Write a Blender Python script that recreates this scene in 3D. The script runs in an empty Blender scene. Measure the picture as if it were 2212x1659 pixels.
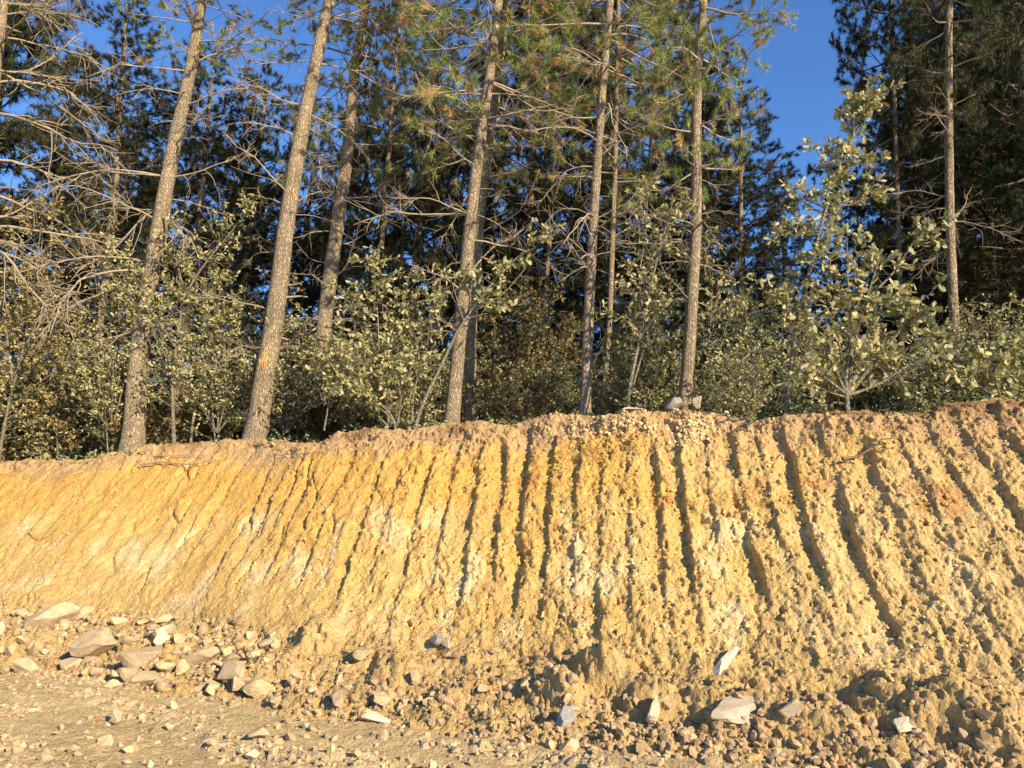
import bpy, bmesh, math
import numpy as np
from mathutils import Vector, Matrix

# ------------------------------------------------------------------ camera, sky, sun, exposure
SC = bpy.context.scene
COL = SC.collection
PITCH = math.radians(9.9)
CAM_Z = 1.65
FPX = 1609.0                       # focal length in pixels of a 2212 x 1659 picture
cam_d = bpy.data.cameras.new("camera")
cam_d.sensor_width = 36.0
cam_d.lens = 36.0 * FPX / 2212.0
cam_d.clip_end = 2000.0
cam = bpy.data.objects.new("camera", cam_d)
COL.objects.link(cam)
cam.location = (0, 0, CAM_Z)
cam.rotation_euler = (math.radians(90) + PITCH, 0, 0)
SC.camera = cam

SUN_AZ = math.radians(138)         # clockwise from +Y (view direction): behind the camera, to the right
SUN_EL = math.radians(25)
w = bpy.data.worlds.new("World"); SC.world = w; w.use_nodes = True
nt = w.node_tree
sky = nt.nodes.new("ShaderNodeTexSky"); sky.sky_type = 'NISHITA'; sky.sun_disc = False
sky.sun_elevation = SUN_EL; sky.sun_rotation = SUN_AZ
sky.altitude = 600; sky.air_density = 1.0; sky.dust_density = 0.0; sky.ozone_density = 9.0
bg = nt.nodes["Background"]; bg.inputs[1].default_value = 0.125
nt.links.new(sky.outputs[0], bg.inputs[0])
sd = bpy.data.lights.new("sun", 'SUN'); sd.energy = 5.0; sd.angle = math.radians(0.5); sd.color = (1.0, 0.83, 0.60)
sun = bpy.data.objects.new("sun", sd); COL.objects.link(sun)
sdir = Vector((math.sin(SUN_AZ) * math.cos(SUN_EL), math.cos(SUN_AZ) * math.cos(SUN_EL), math.sin(SUN_EL)))
sun.rotation_euler = sdir.to_track_quat('Z', 'Y').to_euler()
sun.location = (6, -8, 12)
vs = SC.view_settings
vs.view_transform = 'Standard'; vs.look = 'None'; vs.gamma = 1; vs.use_curve_mapping = False
vs.exposure = 0.98
SC.cycles.max_bounces = 6; SC.cycles.diffuse_bounces = 3; SC.cycles.transparent_max_bounces = 4
SC.cycles.use_adaptive_sampling = True

# ------------------------------------------------------------------ helpers
CP, SP = math.cos(PITCH), math.sin(PITCH)
def ray(x, y):
    a, b = x - 1106.0, 829.5 - y
    return np.array([a, FPX * CP - b * SP, b * CP + FPX * SP])
def at_y(x, y, Y):                 # point of the pixel's ray at forward distance Y
    r = ray(x, y); return np.array([0, 0, CAM_Z]) + r * (Y / r[1])
def at_z(x, y, z):                 # point of the pixel's ray at height z
    r = ray(x, y); return np.array([0, 0, CAM_Z]) + r * ((z - CAM_Z) / r[2])
def to_px(p):
    p = np.asarray(p, float); X, Y, Z = p[..., 0], p[..., 1], p[..., 2] - CAM_Z
    f = Y * CP + Z * SP; u = -Y * SP + Z * CP
    return 1106.0 + FPX * X / f, 829.5 - FPX * u / f
def unit(v):
    v = np.asarray(v, float); return v / (np.linalg.norm(v, axis=-1, keepdims=True) + 1e-12)
def smooth01(x, a, b):
    t = np.clip((x - a) / (b - a), 0, 1); return t * t * (3 - 2 * t)

def _h(ix, iy, s):
    h = (ix.astype(np.int64) * 374761393 + iy.astype(np.int64) * 668265263 + s * 982451653) & 0xFFFFFFFF
    h = ((h ^ (h >> 13)) * 1274126177) & 0xFFFFFFFF
    h = ((h ^ (h >> 16)) * 2246822519) & 0xFFFFFFFF
    return (h ^ (h >> 15)) / 4294967295.0
def noise2(x, y, s=0):             # gradient noise, about -1..1
    x = np.asarray(x, float); y = np.asarray(y, float)
    ix, iy = np.floor(x).astype(np.int64), np.floor(y).astype(np.int64)
    fx, fy = x - ix, y - iy
    def g(dx, dy):
        a = _h(ix + dx, iy + dy, s) * 2 * np.pi
        return np.cos(a) * (fx - dx) + np.sin(a) * (fy - dy)
    ux = fx * fx * fx * (fx * (fx * 6 - 15) + 10); uy = fy * fy * fy * (fy * (fy * 6 - 15) + 10)
    a = g(0, 0) * (1 - ux) + g(1, 0) * ux; b = g(0, 1) * (1 - ux) + g(1, 1) * ux
    return (a * (1 - uy) + b * uy) * 1.5
def fbm(x, y, s=0, o=4, gain=0.5):
    r = 0; a = 1.0
    for i in range(o):
        r = r + a * noise2(x * 2 ** i, y * 2 ** i, s + 17 * i); a *= gain
    return r
def clods(x, y, s=0, keep=1.0):    # rounded lumps on a jittered grid, 0..1
    ix, iy = np.floor(x).astype(np.int64), np.floor(y).astype(np.int64)
    best = np.zeros_like(x)
    for dx in (-1, 0, 1):
        for dy in (-1, 0, 1):
            jx, jy = ix + dx, iy + dy
            px = jx + _h(jx, jy, s); py = jy + _h(jx, jy, s + 1)
            r = 0.25 + 0.5 * _h(jx, jy, s + 2) ** 2
            on = _h(jx, jy, s + 3) < keep
            d2 = ((x - px) ** 2 + (y - py) ** 2) / (r * r)
            best = np.maximum(best, np.where(on, np.sqrt(np.clip(1 - d2, 0, 1)) * r, 0))
    return best

def chips(x, y, s=0):              # angular fragments: every cell its own height and tilt
    ix, iy = np.floor(x).astype(np.int64), np.floor(y).astype(np.int64)
    bd = np.full(x.shape, 9.0); out = np.zeros_like(x)
    for dx in (-1, 0, 1):
        for dy in (-1, 0, 1):
            jx, jy = ix + dx, iy + dy
            ex = x - jx - _h(jx, jy, s); ey = y - jy - _h(jx, jy, s + 1); d = ex * ex + ey * ey
            v = _h(jx, jy, s + 2) + 1.3 * ((_h(jx, jy, s + 3) - .5) * ex + (_h(jx, jy, s + 4) - .5) * ey)
            m = d < bd; bd = np.where(m, d, bd); out = np.where(m, v, out)
    return out - 0.5

class Acc:
    def __init__(s): s.V = []; s.T = []; s.Q = []; s.C = []; s.n = 0
    def add(s, v, tris=None, quads=None, col=None):
        v = np.asarray(v, float).reshape(-1, 3)
        if tris is not None and len(tris): s.T.append(np.asarray(tris) + s.n)
        if quads is not None and len(quads): s.Q.append(np.asarray(quads) + s.n)
        s.V.append(v); c = np.ones((len(v), 4))
        if col is not None: c[:, :3] = col
        s.C.append(c); s.n += len(v)
    def mesh(s, name, mats, smooth=True, col=True):
        me = bpy.data.meshes.new(name)
        V = np.concatenate(s.V).astype(np.float32)
        T = np.concatenate(s.T) if s.T else np.zeros((0, 3), int)
        Q = np.concatenate(s.Q) if s.Q else np.zeros((0, 4), int)
        me.vertices.add(len(V)); me.vertices.foreach_set('co', V.ravel())
        loops = np.concatenate([T.ravel(), Q.ravel()]).astype(np.int32)
        me.loops.add(len(loops)); me.loops.foreach_set('vertex_index', loops)
        nf = len(T) + len(Q)
        me.polygons.add(nf)
        st = np.concatenate([np.arange(len(T)) * 3, len(T) * 3 + np.arange(len(Q)) * 4]).astype(np.int32)
        me.polygons.foreach_set('loop_start', st)
        me.polygons.foreach_set('use_smooth', np.full(nf, smooth, bool))
        if col:
            a = me.color_attributes.new('Col', 'FLOAT_COLOR', 'POINT')
            a.data.foreach_set('color', np.concatenate(s.C).astype(np.float32).ravel())
        for m in (mats if isinstance(mats, (list, tuple)) else [mats]): me.materials.append(m)
        me.update(calc_edges=True)
        return me

def put(name, me, parent=None, loc=None, rot=None, scale=None, label=None, cat=None, group=None, kind=None):
    o = bpy.data.objects.new(name, me); COL.objects.link(o)
    if parent: o.parent = parent
    if loc is not None: o.location = [float(c) for c in loc]
    if rot is not None: o.rotation_euler = rot
    if scale is not None: o.scale = (scale,) * 3 if np.isscalar(scale) else scale
    if label: o['label'] = label
    if cat: o['category'] = cat
    if group: o['group'] = group
    if kind: o['kind'] = kind
    return o

def tube(acc, pts, rad, k=6, col=None, cap=True):
    p = np.asarray(pts, float); n = len(p); rad = np.broadcast_to(np.asarray(rad, float), (n,))
    t = unit(np.gradient(p, axis=0))
    ref = np.array([0.31, 0.83, 0.46]) if abs(t.mean(0)[2]) > 0.6 else np.array([0.05, 0.1, 1.0])
    a = unit(np.cross(t, ref)); b = np.cross(t, a)
    ang = np.arange(k) / k * 2 * np.pi
    v = p[:, None] + rad[:, None, None] * (np.cos(ang)[None, :, None] * a[:, None] + np.sin(ang)[None, :, None] * b[:, None])
    i = np.arange(n - 1)[:, None] * k; j = np.arange(k)[None]; j2 = (j + 1) % k
    q = np.stack([i + j, i + j2, i + k + j2, i + k + j], -1).reshape(-1, 4)
    v = v.reshape(-1, 3)
    if cap:
        v = np.vstack([v, p[-1] + t[-1] * rad[-1] * 0.5])
        l = (n - 1) * k; tr = np.stack([l + np.arange(k), l + (np.arange(k) + 1) % k, np.full(k, n * k)], -1)
        acc.add(v, tr, q, col)
    else: acc.add(v, None, q, col)
def curve(p0, d, L, n, rng, wob=0.15, bend=(0, 0, 0)):   # a wandering polyline
    d = unit(d); pts = [np.array(p0, float)]; st = L / (n - 1)
    for i in range(n - 1):
        d = unit(d + rng.normal(0, wob, 3) + np.asarray(bend) / (n - 1))
        pts.append(pts[-1] + d * st)
    return np.array(pts)
def resample(pts, n):
    pts = np.asarray(pts, float); s = np.r_[0, np.cumsum(np.linalg.norm(np.diff(pts, axis=0), axis=1))]
    u = np.linspace(0, s[-1], n * 4); r = np.stack([np.interp(u, s, pts[:, i]) for i in range(3)], 1)
    k = 5; pad = np.vstack([2 * r[0] - r[k:0:-1], r, 2 * r[-1] - r[-2:-k - 2:-1]])
    ker = np.ones(2 * k + 1) / (2 * k + 1)
    r = np.stack([np.convolve(pad[:, i], ker, 'valid') for i in range(3)], 1)
    return r[np.linspace(0, len(r) - 1, n).round().astype(int)]
def frames(ax, rng):               # rotation matrices whose Z is the axis, random spin
    ax = unit(ax); n = len(ax); r = unit(rng.normal(size=(n, 3)))
    x = unit(np.cross(ax, r)); y = np.cross(ax, x)
    return np.stack([x, y, ax], -1)

# ------------------------------------------------------------------ materials
def mat(name):
    m = bpy.data.materials.new(name); m.use_nodes = True
    t = m.node_tree; return m, t, t.nodes["Principled BSDF"], t.nodes, t.links
def math_node(N, L, op, a, b=None, c=None):
    n = N.new("ShaderNodeMath"); n.operation = op
    for i, v in enumerate((a, b, c)):
        if v is None: continue
        if isinstance(v, (int, float)): n.inputs[i].default_value = v
        else: L.new(v, n.inputs[i])
    return n.outputs[0]
def noise_node(N, L, vec, scale, detail=5, rough=0.6):
    n = N.new("ShaderNodeTexNoise"); n.inputs['Scale'].default_value = scale
    n.inputs['Detail'].default_value = detail; n.inputs['Roughness'].default_value = rough
    L.new(vec, n.inputs['Vector']); return n
def ramp(N, L, fac, stops):
    r = N.new("ShaderNodeValToRGB"); e = r.color_ramp.elements
    e[0].position, e[0].color = stops[0][0], (*stops[0][1], 1); e[1].position, e[1].color = stops[-1][0], (*stops[-1][1], 1)
    for p, c in stops[1:-1]:
        k = e.new(p); k.color = (*c, 1)
    L.new(fac, r.inputs[0]); return r.outputs[0]
def mul(N, L, a, b, fac=1.0, mode='MULTIPLY'):
    n = N.new("ShaderNodeMix"); n.data_type = 'RGBA'; n.blend_type = mode; n.inputs[0].default_value = fac
    L.new(a, n.inputs[6]); L.new(b, n.inputs[7]); return n.outputs[2]

def soil_material(name, bump=0.6, dist=0.012):
    m, t, B, N, L = mat(name)
    geo = N.new("ShaderNodeNewGeometry"); at = N.new("ShaderNodeAttribute"); at.attribute_name = 'Col'
    P = geo.outputs['Position']
    a = noise_node(N, L, P, 55, 6, 0.7); b = noise_node(N, L, P, 7, 4)
    ca = ramp(N, L, a.outputs[0], [(0.3, (0.58, 0.53, 0.48)), (0.48, (0.97, 0.96, 0.95)), (0.56, (1.02, 1.02, 1.02)), (0.72, (1.3, 1.36, 1.45))])
    cb = ramp(N, L, b.outputs[0], [(0.3, (0.86, 0.83, 0.8)), (0.7, (1.1, 1.1, 1.1))])
    fl = noise_node(N, L, P, 23, 4, 0.7); fr = ramp(N, L, fl.outputs[0], [(0.62, (0, 0, 0)), (0.72, (1, 1, 1))])
    c0 = mul(N, L, mul(N, L, at.outputs[0], ca), cb)
    mx = N.new("ShaderNodeMix"); mx.data_type = 'RGBA'; mx.inputs[7].default_value = (.66, .56, .37, 1); L.new(c0, mx.inputs[6])
    L.new(math_node(N, L, 'MULTIPLY', fr, .55), mx.inputs[0]); c = mx.outputs[2]
    L.new(c, B.inputs['Base Color']); B.inputs['Roughness'].default_value = 0.95
    B.inputs['Specular IOR Level'].default_value = 0.15
    vo = N.new("ShaderNodeTexVoronoi"); vo.inputs['Scale'].default_value = 42; L.new(P, vo.inputs['Vector'])
    hh = math_node(N, L, 'ADD', noise_node(N, L, P, 38, 8, 0.72).outputs[0], math_node(N, L, 'MULTIPLY', vo.outputs['Distance'], -0.5))
    bp = N.new("ShaderNodeBump"); bp.inputs['Strength'].default_value = bump; bp.inputs['Distance'].default_value = dist * 2.2
    L.new(hh, bp.inputs['Height']); L.new(bp.outputs[0], B.inputs['Normal'])
    return m
M_SOIL = soil_material("soil", 0.9)
M_ROAD = soil_material("road_dirt", 0.8, 0.010)

def rock_material(name, lo, hi):
    m, t, B, N, L = mat(name)
    geo = N.new("ShaderNodeNewGeometry"); P = geo.outputs['Position']
    oi = N.new("ShaderNodeObjectInfo"); at = N.new("ShaderNodeAttribute"); at.attribute_name = 'Col'
    a = noise_node(N, L, P, 16, 6, 0.65)
    c = ramp(N, L, a.outputs[0], [(0.3, lo), (0.72, hi)])
    v = ramp(N, L, oi.outputs['Random'], [(0, (0.75, 0.72, 0.7)), (0.5, (1, 1, 1)), (1, (1.15, 1.08, 0.95))])
    c = mul(N, L, mul(N, L, c, v), at.outputs[0])
    L.new(c, B.inputs['Base Color']); B.inputs['Roughness'].default_value = 0.9
    B.inputs['Specular IOR Level'].default_value = 0.2
    bp = N.new("ShaderNodeBump"); bp.inputs['Strength'].default_value = 0.6; bp.inputs['Distance'].default_value = 0.015
    L.new(noise_node(N, L, P, 45, 7, 0.7).outputs[0], bp.inputs['Height']); L.new(bp.outputs[0], B.inputs['Normal'])
    return m
M_ROCK = rock_material("rock", (0.36, 0.265, 0.145), (0.56, 0.44, 0.265))
M_PALE = rock_material("pale_rock", (0.42, 0.345, 0.24), (0.60, 0.52, 0.39))
M_GREYROCK = rock_material("grey_rock", (0.20, 0.19, 0.17), (0.38, 0.36, 0.32))

def bark_material(name, crack, plate, light, sc=1.0):
    m, t, B, N, L = mat(name)
    tc = N.new("ShaderNodeTexCoord"); mp = N.new("ShaderNodeMapping")
    mp.inputs['Scale'].default_value = (26 * sc, 26 * sc, 9 * sc); L.new(tc.outputs['Object'], mp.inputs['Vector'])
    wn = noise_node(N, L, mp.outputs[0], 0.5, 3)
    ad = N.new("ShaderNodeMix"); ad.data_type = 'RGBA'; ad.blend_type = 'ADD'; ad.inputs[0].default_value = 2.2
    L.new(mp.outputs[0], ad.inputs[6]); L.new(wn.outputs['Color'], ad.inputs[7])
    vo = N.new("ShaderNodeTexVoronoi"); vo.feature = 'DISTANCE_TO_EDGE'; vo.inputs['Scale'].default_value = 1.0
    L.new(ad.outputs[2], vo.inputs['Vector'])
    vc = N.new("ShaderNodeTexVoronoi"); vc.inputs['Scale'].default_value = 1.0; L.new(ad.outputs[2], vc.inputs['Vector'])
    e = ramp(N, L, vo.outputs['Distance'], [(0.0, crack), (0.10, plate), (0.4, light)])
    cv = N.new("ShaderNodeSeparateColor"); L.new(vc.outputs['Color'], cv.inputs[0])
    pv = ramp(N, L, cv.outputs[0], [(0, (0.72, 0.70, 0.68)), (1, (1.2, 1.17, 1.12))])
    ln = ramp(N, L, noise_node(N, L, tc.outputs['Object'], 3, 4).outputs[0], [(0.35, (0.8, 0.82, 0.8)), (0.65, (1.1, 1.08, 1.02))])
    c = mul(N, L, mul(N, L, e, pv), ln)
    L.new(c, B.inputs['Base Color']); B.inputs['Roughness'].default_value = 0.92; B.inputs['Specular IOR Level'].default_value = 0.15
    h = math_node(N, L, 'ADD', math_node(N, L, 'MINIMUM', vo.outputs['Distance'], 0.18), math_node(N, L, 'MULTIPLY', noise_node(N, L, mp.outputs[0], 3, 5).outputs[0], 0.14))
    bp = N.new("ShaderNodeBump"); bp.inputs['Strength'].default_value = 0.9; bp.inputs['Distance'].default_value = 0.07
    L.new(h, bp.inputs['Height']); L.new(bp.outputs[0], B.inputs['Normal'])
    return m
M_BARK = bark_material("pine_bark", (0.17, 0.13, 0.09), (0.30, 0.24, 0.165), (0.40, 0.33, 0.235), 1.35)
M_OAKBARK = bark_material("sapling_bark", (0.15, 0.135, 0.10), (0.25, 0.23, 0.17), (0.33, 0.30, 0.22), 2.0)
def plain(name, c, rough=0.9, var=0.25, scale=12):
    m, t, B, N, L = mat(name)
    tc = N.new("ShaderNodeTexCoord")
    a = noise_node(N, L, tc.outputs['Object'], scale, 5)
    r = ramp(N, L, a.outputs[0], [(0.3, tuple(x * (1 - var) for x in c)), (0.7, tuple(x * (1 + var) for x in c))])
    L.new(r, B.inputs['Base Color']); B.inputs['Roughness'].default_value = rough; B.inputs['Specular IOR Level'].default_value = 0.15
    bp = N.new("ShaderNodeBump"); bp.inputs['Strength'].default_value = 0.5; bp.inputs['Distance'].default_value = 0.01
    L.new(noise_node(N, L, tc.outputs['Object'], scale * 4, 4).outputs[0], bp.inputs['Height']); L.new(bp.outputs[0], B.inputs['Normal'])
    return m
M_DEAD = plain("dead_wood", (0.30, 0.245, 0.17))
M_LIMB_SHADE = plain("shaded_limb_bark", (0.13, 0.10, 0.07))  # limb wood darkened, the forest shade put into its colour
M_ROOT = plain("root", (0.20, 0.13, 0.08))
M_SCAR = plain("bare_wood", (0.48, 0.27, 0.10))
M_FLOOR = plain("forest_floor", (0.10, 0.07, 0.04), scale=3)
def leaf_material(name, trans=0.25, rough=0.7):
    m, t, B, N, L = mat(name)
    at = N.new("ShaderNodeAttribute"); at.attribute_name = 'Col'
    L.new(at.outputs[0], B.inputs['Base Color']); B.inputs['Roughness'].default_value = rough
    B.inputs['Specular IOR Level'].default_value = 0.2
    tr = N.new("ShaderNodeBsdfTranslucent"); L.new(at.outputs[0], tr.inputs[0])
    mx = N.new("ShaderNodeMixShader"); mx.inputs[0].default_value = trans
    L.new(B.outputs[0], mx.inputs[1]); L.new(tr.outputs[0], mx.inputs[2])
    L.new(mx.outputs[0], N["Material Output"].inputs[0])
    return m
M_LEAF = leaf_material("leaf")
M_NEEDLE = leaf_material("needle", 0.15, 0.6)

# ------------------------------------------------------------------ the cut bank: talus, grooved slope, lip
RNG = np.random.default_rng(7)
D_UP = np.array([math.sin(math.radians(7.8)), math.cos(math.radians(7.8)), 0])   # the way the bucket teeth ran
A_px = [(-700, 1385), (0, 1445), (400, 1500), (700, 1545), (1000, 1588), (1300, 1612), (1700, 1652), (2212, 1700), (3000, 1770)]
B_px = [(-700, 1275), (0, 1332), (300, 1345), (560, 1385), (760, 1402), (1000, 1412), (1250, 1450), (1500, 1468), (1800, 1492), (2212, 1528), (3000, 1590)]
LIP = np.array([(-900, 1012), (0, 1000), (150, 992), (280, 976), (400, 958), (540, 948), (650, 962), (740, 934), (900, 926), (975, 917), (1100, 912), (1200, 903),
                (1300, 897), (1480, 886), (1560, 900), (1700, 897), (1850, 890), (2000, 882), (2130, 874), (2212, 862), (3200, 800)], float)
Bw = np.array([at_z(x, y, 0.34) for x, y in B_px]); Aw = np.array([at_z(x, y, 0.0) for x, y in A_px])
def lip_pt(b, ang):
    best = None
    for t in np.linspace(1.5, 7.5, 600):
        p = b + t * (D_UP * math.cos(ang) + np.array([0, 0, math.sin(ang)]))
        x, y = to_px(p)
        if y <= np.interp(x, LIP[:, 0], LIP[:, 1]): return p
    return p
# columns, denser where nearer
xs = [-13.0]
while xs[-1] < 9.0:
    x = xs[-1]; yb = np.interp(x, Bw[:, 0], Bw[:, 1])
    vis = -0.80 < x / (yb + 1.5) < 0.80
    xs.append(x + (0.0021 * yb if vis else 0.05))
UX = np.array(xs); NU = len(UX)
BY = np.interp(UX, Bw[:, 0], Bw[:, 1])
ker = np.ones(41) / 41
def sm(a, k=41):
    kk = np.ones(k) / k; return np.convolve(np.pad(a, k // 2, 'edge'), kk, 'valid')
BY = sm(BY, 121)
Bp = np.stack([UX, BY, np.full(NU, 0.34)], 1)
ang = np.radians(np.interp(UX, [-9, 0, 5], [43, 44, 45]))
coarse = np.arange(0, NU, 8)
Cc = np.array([lip_pt(Bp[i], ang[i]) for i in coarse])
CH = np.interp(np.arange(NU), coarse, Cc[:, 2]); CH = np.clip(sm(CH, 25), 2.2, 3.6)
CL = (CH - 0.34) / np.tan(ang)
Cp = Bp + CL[:, None] * D_UP; Cp[:, 2] = CH
# road edge below each column, measured back along D_UP
AY = np.interp(UX, Aw[:, 0], Aw[:, 1]); TW = np.clip((BY - AY), 0.5, 1.9); TW = sm(TW, 121) + 0.15
Ap = Bp - TW[:, None] * D_UP; Ap[:, 2] = -0.05
Dp = Cp + D_UP * 2.6; Dp[:, 2] = sm(CH, 101) + 0.02
SLEN = np.linalg.norm(Cp - Bp, axis=1)
nT, nS, nL = 62, 250, 46
tt = np.concatenate([np.linspace(-1, 0, nT, endpoint=False), np.linspace(0, 1, nS, endpoint=False), 1 + np.linspace(0, 1, nL) ** 1.6])
NS = len(tt)
def prof(t):
    P = np.zeros((NU, len(t), 3))
    for j, v in enumerate(t):
        if v < 0: P[:, j] = Bp + (Bp - Ap) * v
        elif v <= 1: P[:, j] = Bp + (Cp - Bp) * v
        else: P[:, j] = Cp + (Dp - Cp) * (v - 1)
    return P
base = prof(tt)
# round the toe and the lip: average neighbours along s a few times near the bends
for it in range(30):
    wgt = (np.exp(-((tt - 0.0) / 0.07) ** 2) + np.exp(-((tt - 1.0) / 0.05) ** 2))[None, 1:-1, None]
    base[:, 1:-1] += np.clip(wgt, 0, 1) * 0.5 * (0.5 * (base[:, :-2] + base[:, 2:]) - base[:, 1:-1])
UU = np.r_[0, np.cumsum(np.linalg.norm(np.diff(Bp, axis=0), axis=1))][:, None] + np.zeros((1, NS))
Smet = np.where(tt[None] < 0, tt[None] * TW[:, None], np.where(tt[None] <= 1, tt[None] * SLEN[:, None], SLEN[:, None] + (tt[None] - 1) * 2.6))
T2 = np.broadcast_to(tt[None], (NU, NS))
pxx, pxy = to_px(base)
XF = np.clip(pxx / 2212.0, -0.3, 1.3)     # how far along the bank, 0 at the west end of the view
# masks
slope_m = smooth01(T2, 0.0, 0.12) * (1 - smooth01(T2, 0.93, 1.04))
talus_m = (1 - smooth01(T2, -0.02, 0.14)) * smooth01(T2, -1.0, -0.8)
lip_m = smooth01(T2, 0.84, 0.97)
# grooves
g = UU + 0.06 * fbm(UU * 0.8, Smet * 0.5, 3, 2) + 0.022 * fbm(UU * 3, Smet * 1.8, 4, 3) + 0.012 * chips(UU * 14, Smet * 12, 5)
disp = np.zeros((NU, NS)); groove = np.zeros((NU, NS))
c = 0.0; k = 0
while c < UU.max():
    if k % 5 == 0: pitch = RNG.uniform(0.27, 0.34); c += RNG.uniform(-.04, .12)
    c += pitch * RNG.uniform(.9, 1.1); k += 1
    xloc = np.interp(c, UU[:, 0], XF[:, nT + 100])
    amp = RNG.choice([.04, .06, .075, .095], p=[.2, .35, .3, .15]) * RNG.uniform(.8, 1.2) * (0.42 + 0.58 * smooth01(xloc, 0.18, 0.42))
    wl, wr = RNG.uniform(0.10, 0.17), RNG.uniform(0.035, 0.07)
    lo, hi = RNG.uniform(-0.04, 0.20), RNG.uniform(0.86, 1.02)
    i0, i1 = np.searchsorted(UU[:, 0], [c - 0.6, c + 0.6])
    sl = slice(i0, i1); d = g[sl] - c
    pr = np.where(d < 0, np.exp(-(d / wl) ** 2), np.exp(-(d / wr) ** 4))
    along = np.clip(0.72 + 0.6 * noise2(Smet[sl] * 1.1 + k * 9.1, np.full_like(d, k * 3.7), 11), 0.18, 1.3)
    env = smooth01(T2[sl], lo, lo + 0.18) * (1 - smooth01(T2[sl], hi - 0.06, hi + 0.03))
    gg = pr * along * env
    disp[sl] -= amp * gg; groove[sl] = np.maximum(groove[sl], gg)
# broad relief and crumbly relief
rough_x = 0.45 + 0.55 * smooth01(XF, 0.22, 0.45)
disp += 0.05 * fbm(UU * 0.9, Smet * 0.7, 20, 3) * slope_m
gs = 1 - 0.6 * np.clip(groove, 0, 1) * smooth01(noise2(UU * 2.1, Smet * .5, 22), -.4, .3)
UW, SW = UU + .03 * fbm(UU * 7, Smet * 7, 23, 2), Smet + .03 * fbm(UU * 7, Smet * 7, 24, 2)
patch = smooth01(fbm(UU * 1.4, Smet * 1.2, 33, 3), -0.35, 0.45)
disp += slope_m * rough_x * gs * 0.026 * fbm(UU * 6, Smet * 3.6, 21, 5, 0.66)
disp += slope_m * gs * (0.25 + .75 * rough_x) * (0.022 * patch * chips(UW / .11, SW / .15, 25) + 0.020 * (.35 + .65 * patch) * chips(UW / .05, SW / .06, 27) + 0.012 * chips(UU / .03, Smet / .034, 29))
pit = np.clip(fbm(UU * 11, Smet * 7, 26, 4, 0.65) - 0.45, 0, 1)
disp -= slope_m * rough_x * pit * 0.07
cl_b = clods(UU / 0.038, Smet / 0.042, 36, 0.5)
disp += slope_m * rough_x * gs * 0.012 * cl_b
# thin cracks down the smoother west part
cr = np.abs(noise2(UU * 2.6 + 0.5 * noise2(UU * 1.5, Smet * 1.5, 41), Smet * 0.55, 40))
disp -= slope_m * (1 - smooth01(XF, 0.3, 0.5)) * 0.06 * np.exp(-(cr / 0.045) ** 2) * smooth01(noise2(UU * 1.3, Smet * 1.4, 43), -0.1, 0.4)
# talus lumps and lip crumble
disp += talus_m * (0.06 * fbm(UU * 2.0, Smet * 2.4, 50, 3) + 0.035 * chips(UW / 0.16, SW / 0.16, 52) + 0.030 * chips(UW / .075, SW / .075, 54) + 0.022 * chips(UU / .035, Smet / .035, 56) + 0.02 * cl_b)
disp += lip_m * (0.085 * fbm(UU * 1.5, Smet * 1.9, 60, 4, 0.5) + 0.022 * chips(UW / 0.13, SW / 0.11, 62) + .018 * chips(UW / .05, SW / .05, 64) + 0.02 * cl_b) * (1 - smooth01(T2, 1.6, 1.95))
# mounds of slumped earth at the foot (pixel, height along the normal, half width)
for mx, my, mh, mu, ms in [(690, 1385, 0.17, 0.22, 0.25), (600, 1440, 0.10, 0.35, 0.25), (1300, 1460, 0.26, 0.26, 0.20), (1215, 1510, 0.22, 0.22, 0.22), (1400, 1510, 0.12, 0.25, 0.2),
                           (1560, 1520, 0.18, 0.3, 0.2), (860, 1450, 0.10, 0.3, 0.25), (1760, 1560, 0.17, 0.35, 0.22), (1950, 1520, 0.14, 0.3, 0.25), (2120, 1560, 0.20, 0.3, 0.3),
                           (330, 1400, 0.12, 0.5, 0.25), (70, 1390, 0.12, 0.5, 0.3), (1000, 1500, 0.10, 0.35, 0.2)]:
    dd = (pxx - mx) ** 2 + ((pxy - my) * 1.5) ** 2
    i, j = np.unravel_index(np.argmin(dd), dd.shape)
    u0, s0 = UU[i, 0], Smet[i, j]
    rr = ((UU - u0) / mu) ** 2 + ((Smet - s0) / ms) ** 2
    disp += mh * np.exp(-rr ** 1.6) * (1 + 0.25 * fbm(UU * 6, Smet * 6, 70, 3))
dn = np.gradient(base, axis=0); ds = np.gradient(base, axis=1)
nrm = unit(np.cross(dn, ds)); 
if nrm[NU // 2, nT + 100, 2] < 0: nrm = -nrm
disp *= smooth01(T2, -1.0, -0.9) * (1 - smooth01(T2, 1.85, 1.99))
surf = base + nrm * disp[..., None]
# earth colours: topsoil, ochre band, pale weathered rock, greyer to the east
TOP, OCH, TAN, CREAM, GREY, RUST, TAL = map(np.array, [(.46, .305, .145), (.60, .345, .08), (.58, .385, .135), (.65, .49, .245), (.53, .38, .17), (.38, .18, .06), (.45, .325, .14)])
n1 = fbm(UU * 0.9, Smet * 0.9, 80, 4); n2 = fbm(UU * 2.2, Smet * 1.4, 84, 4); n3 = fbm(UU * 5, Smet * 5, 88, 4)
colr = np.broadcast_to(TAN, base.shape).copy()
def lay(cc, f):
    global colr
    f = np.clip(f, 0, 1)[..., None]; colr = colr * (1 - f) + cc * f
lay(OCH, smooth01(T2 + 0.28 * n1 + .12 * n3, 0.25, 0.62) * (1 - 0.75 * smooth01(XF + 0.1 * n1, 0.55, 0.85)) * (0.75 + 0.25 * n2))
lay(GREY, 0.75 * smooth01(XF + 0.12 * n1, 0.62, 0.9) * (1 - smooth01(T2 + 0.1 * n2, 0.75, 0.95)))
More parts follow.
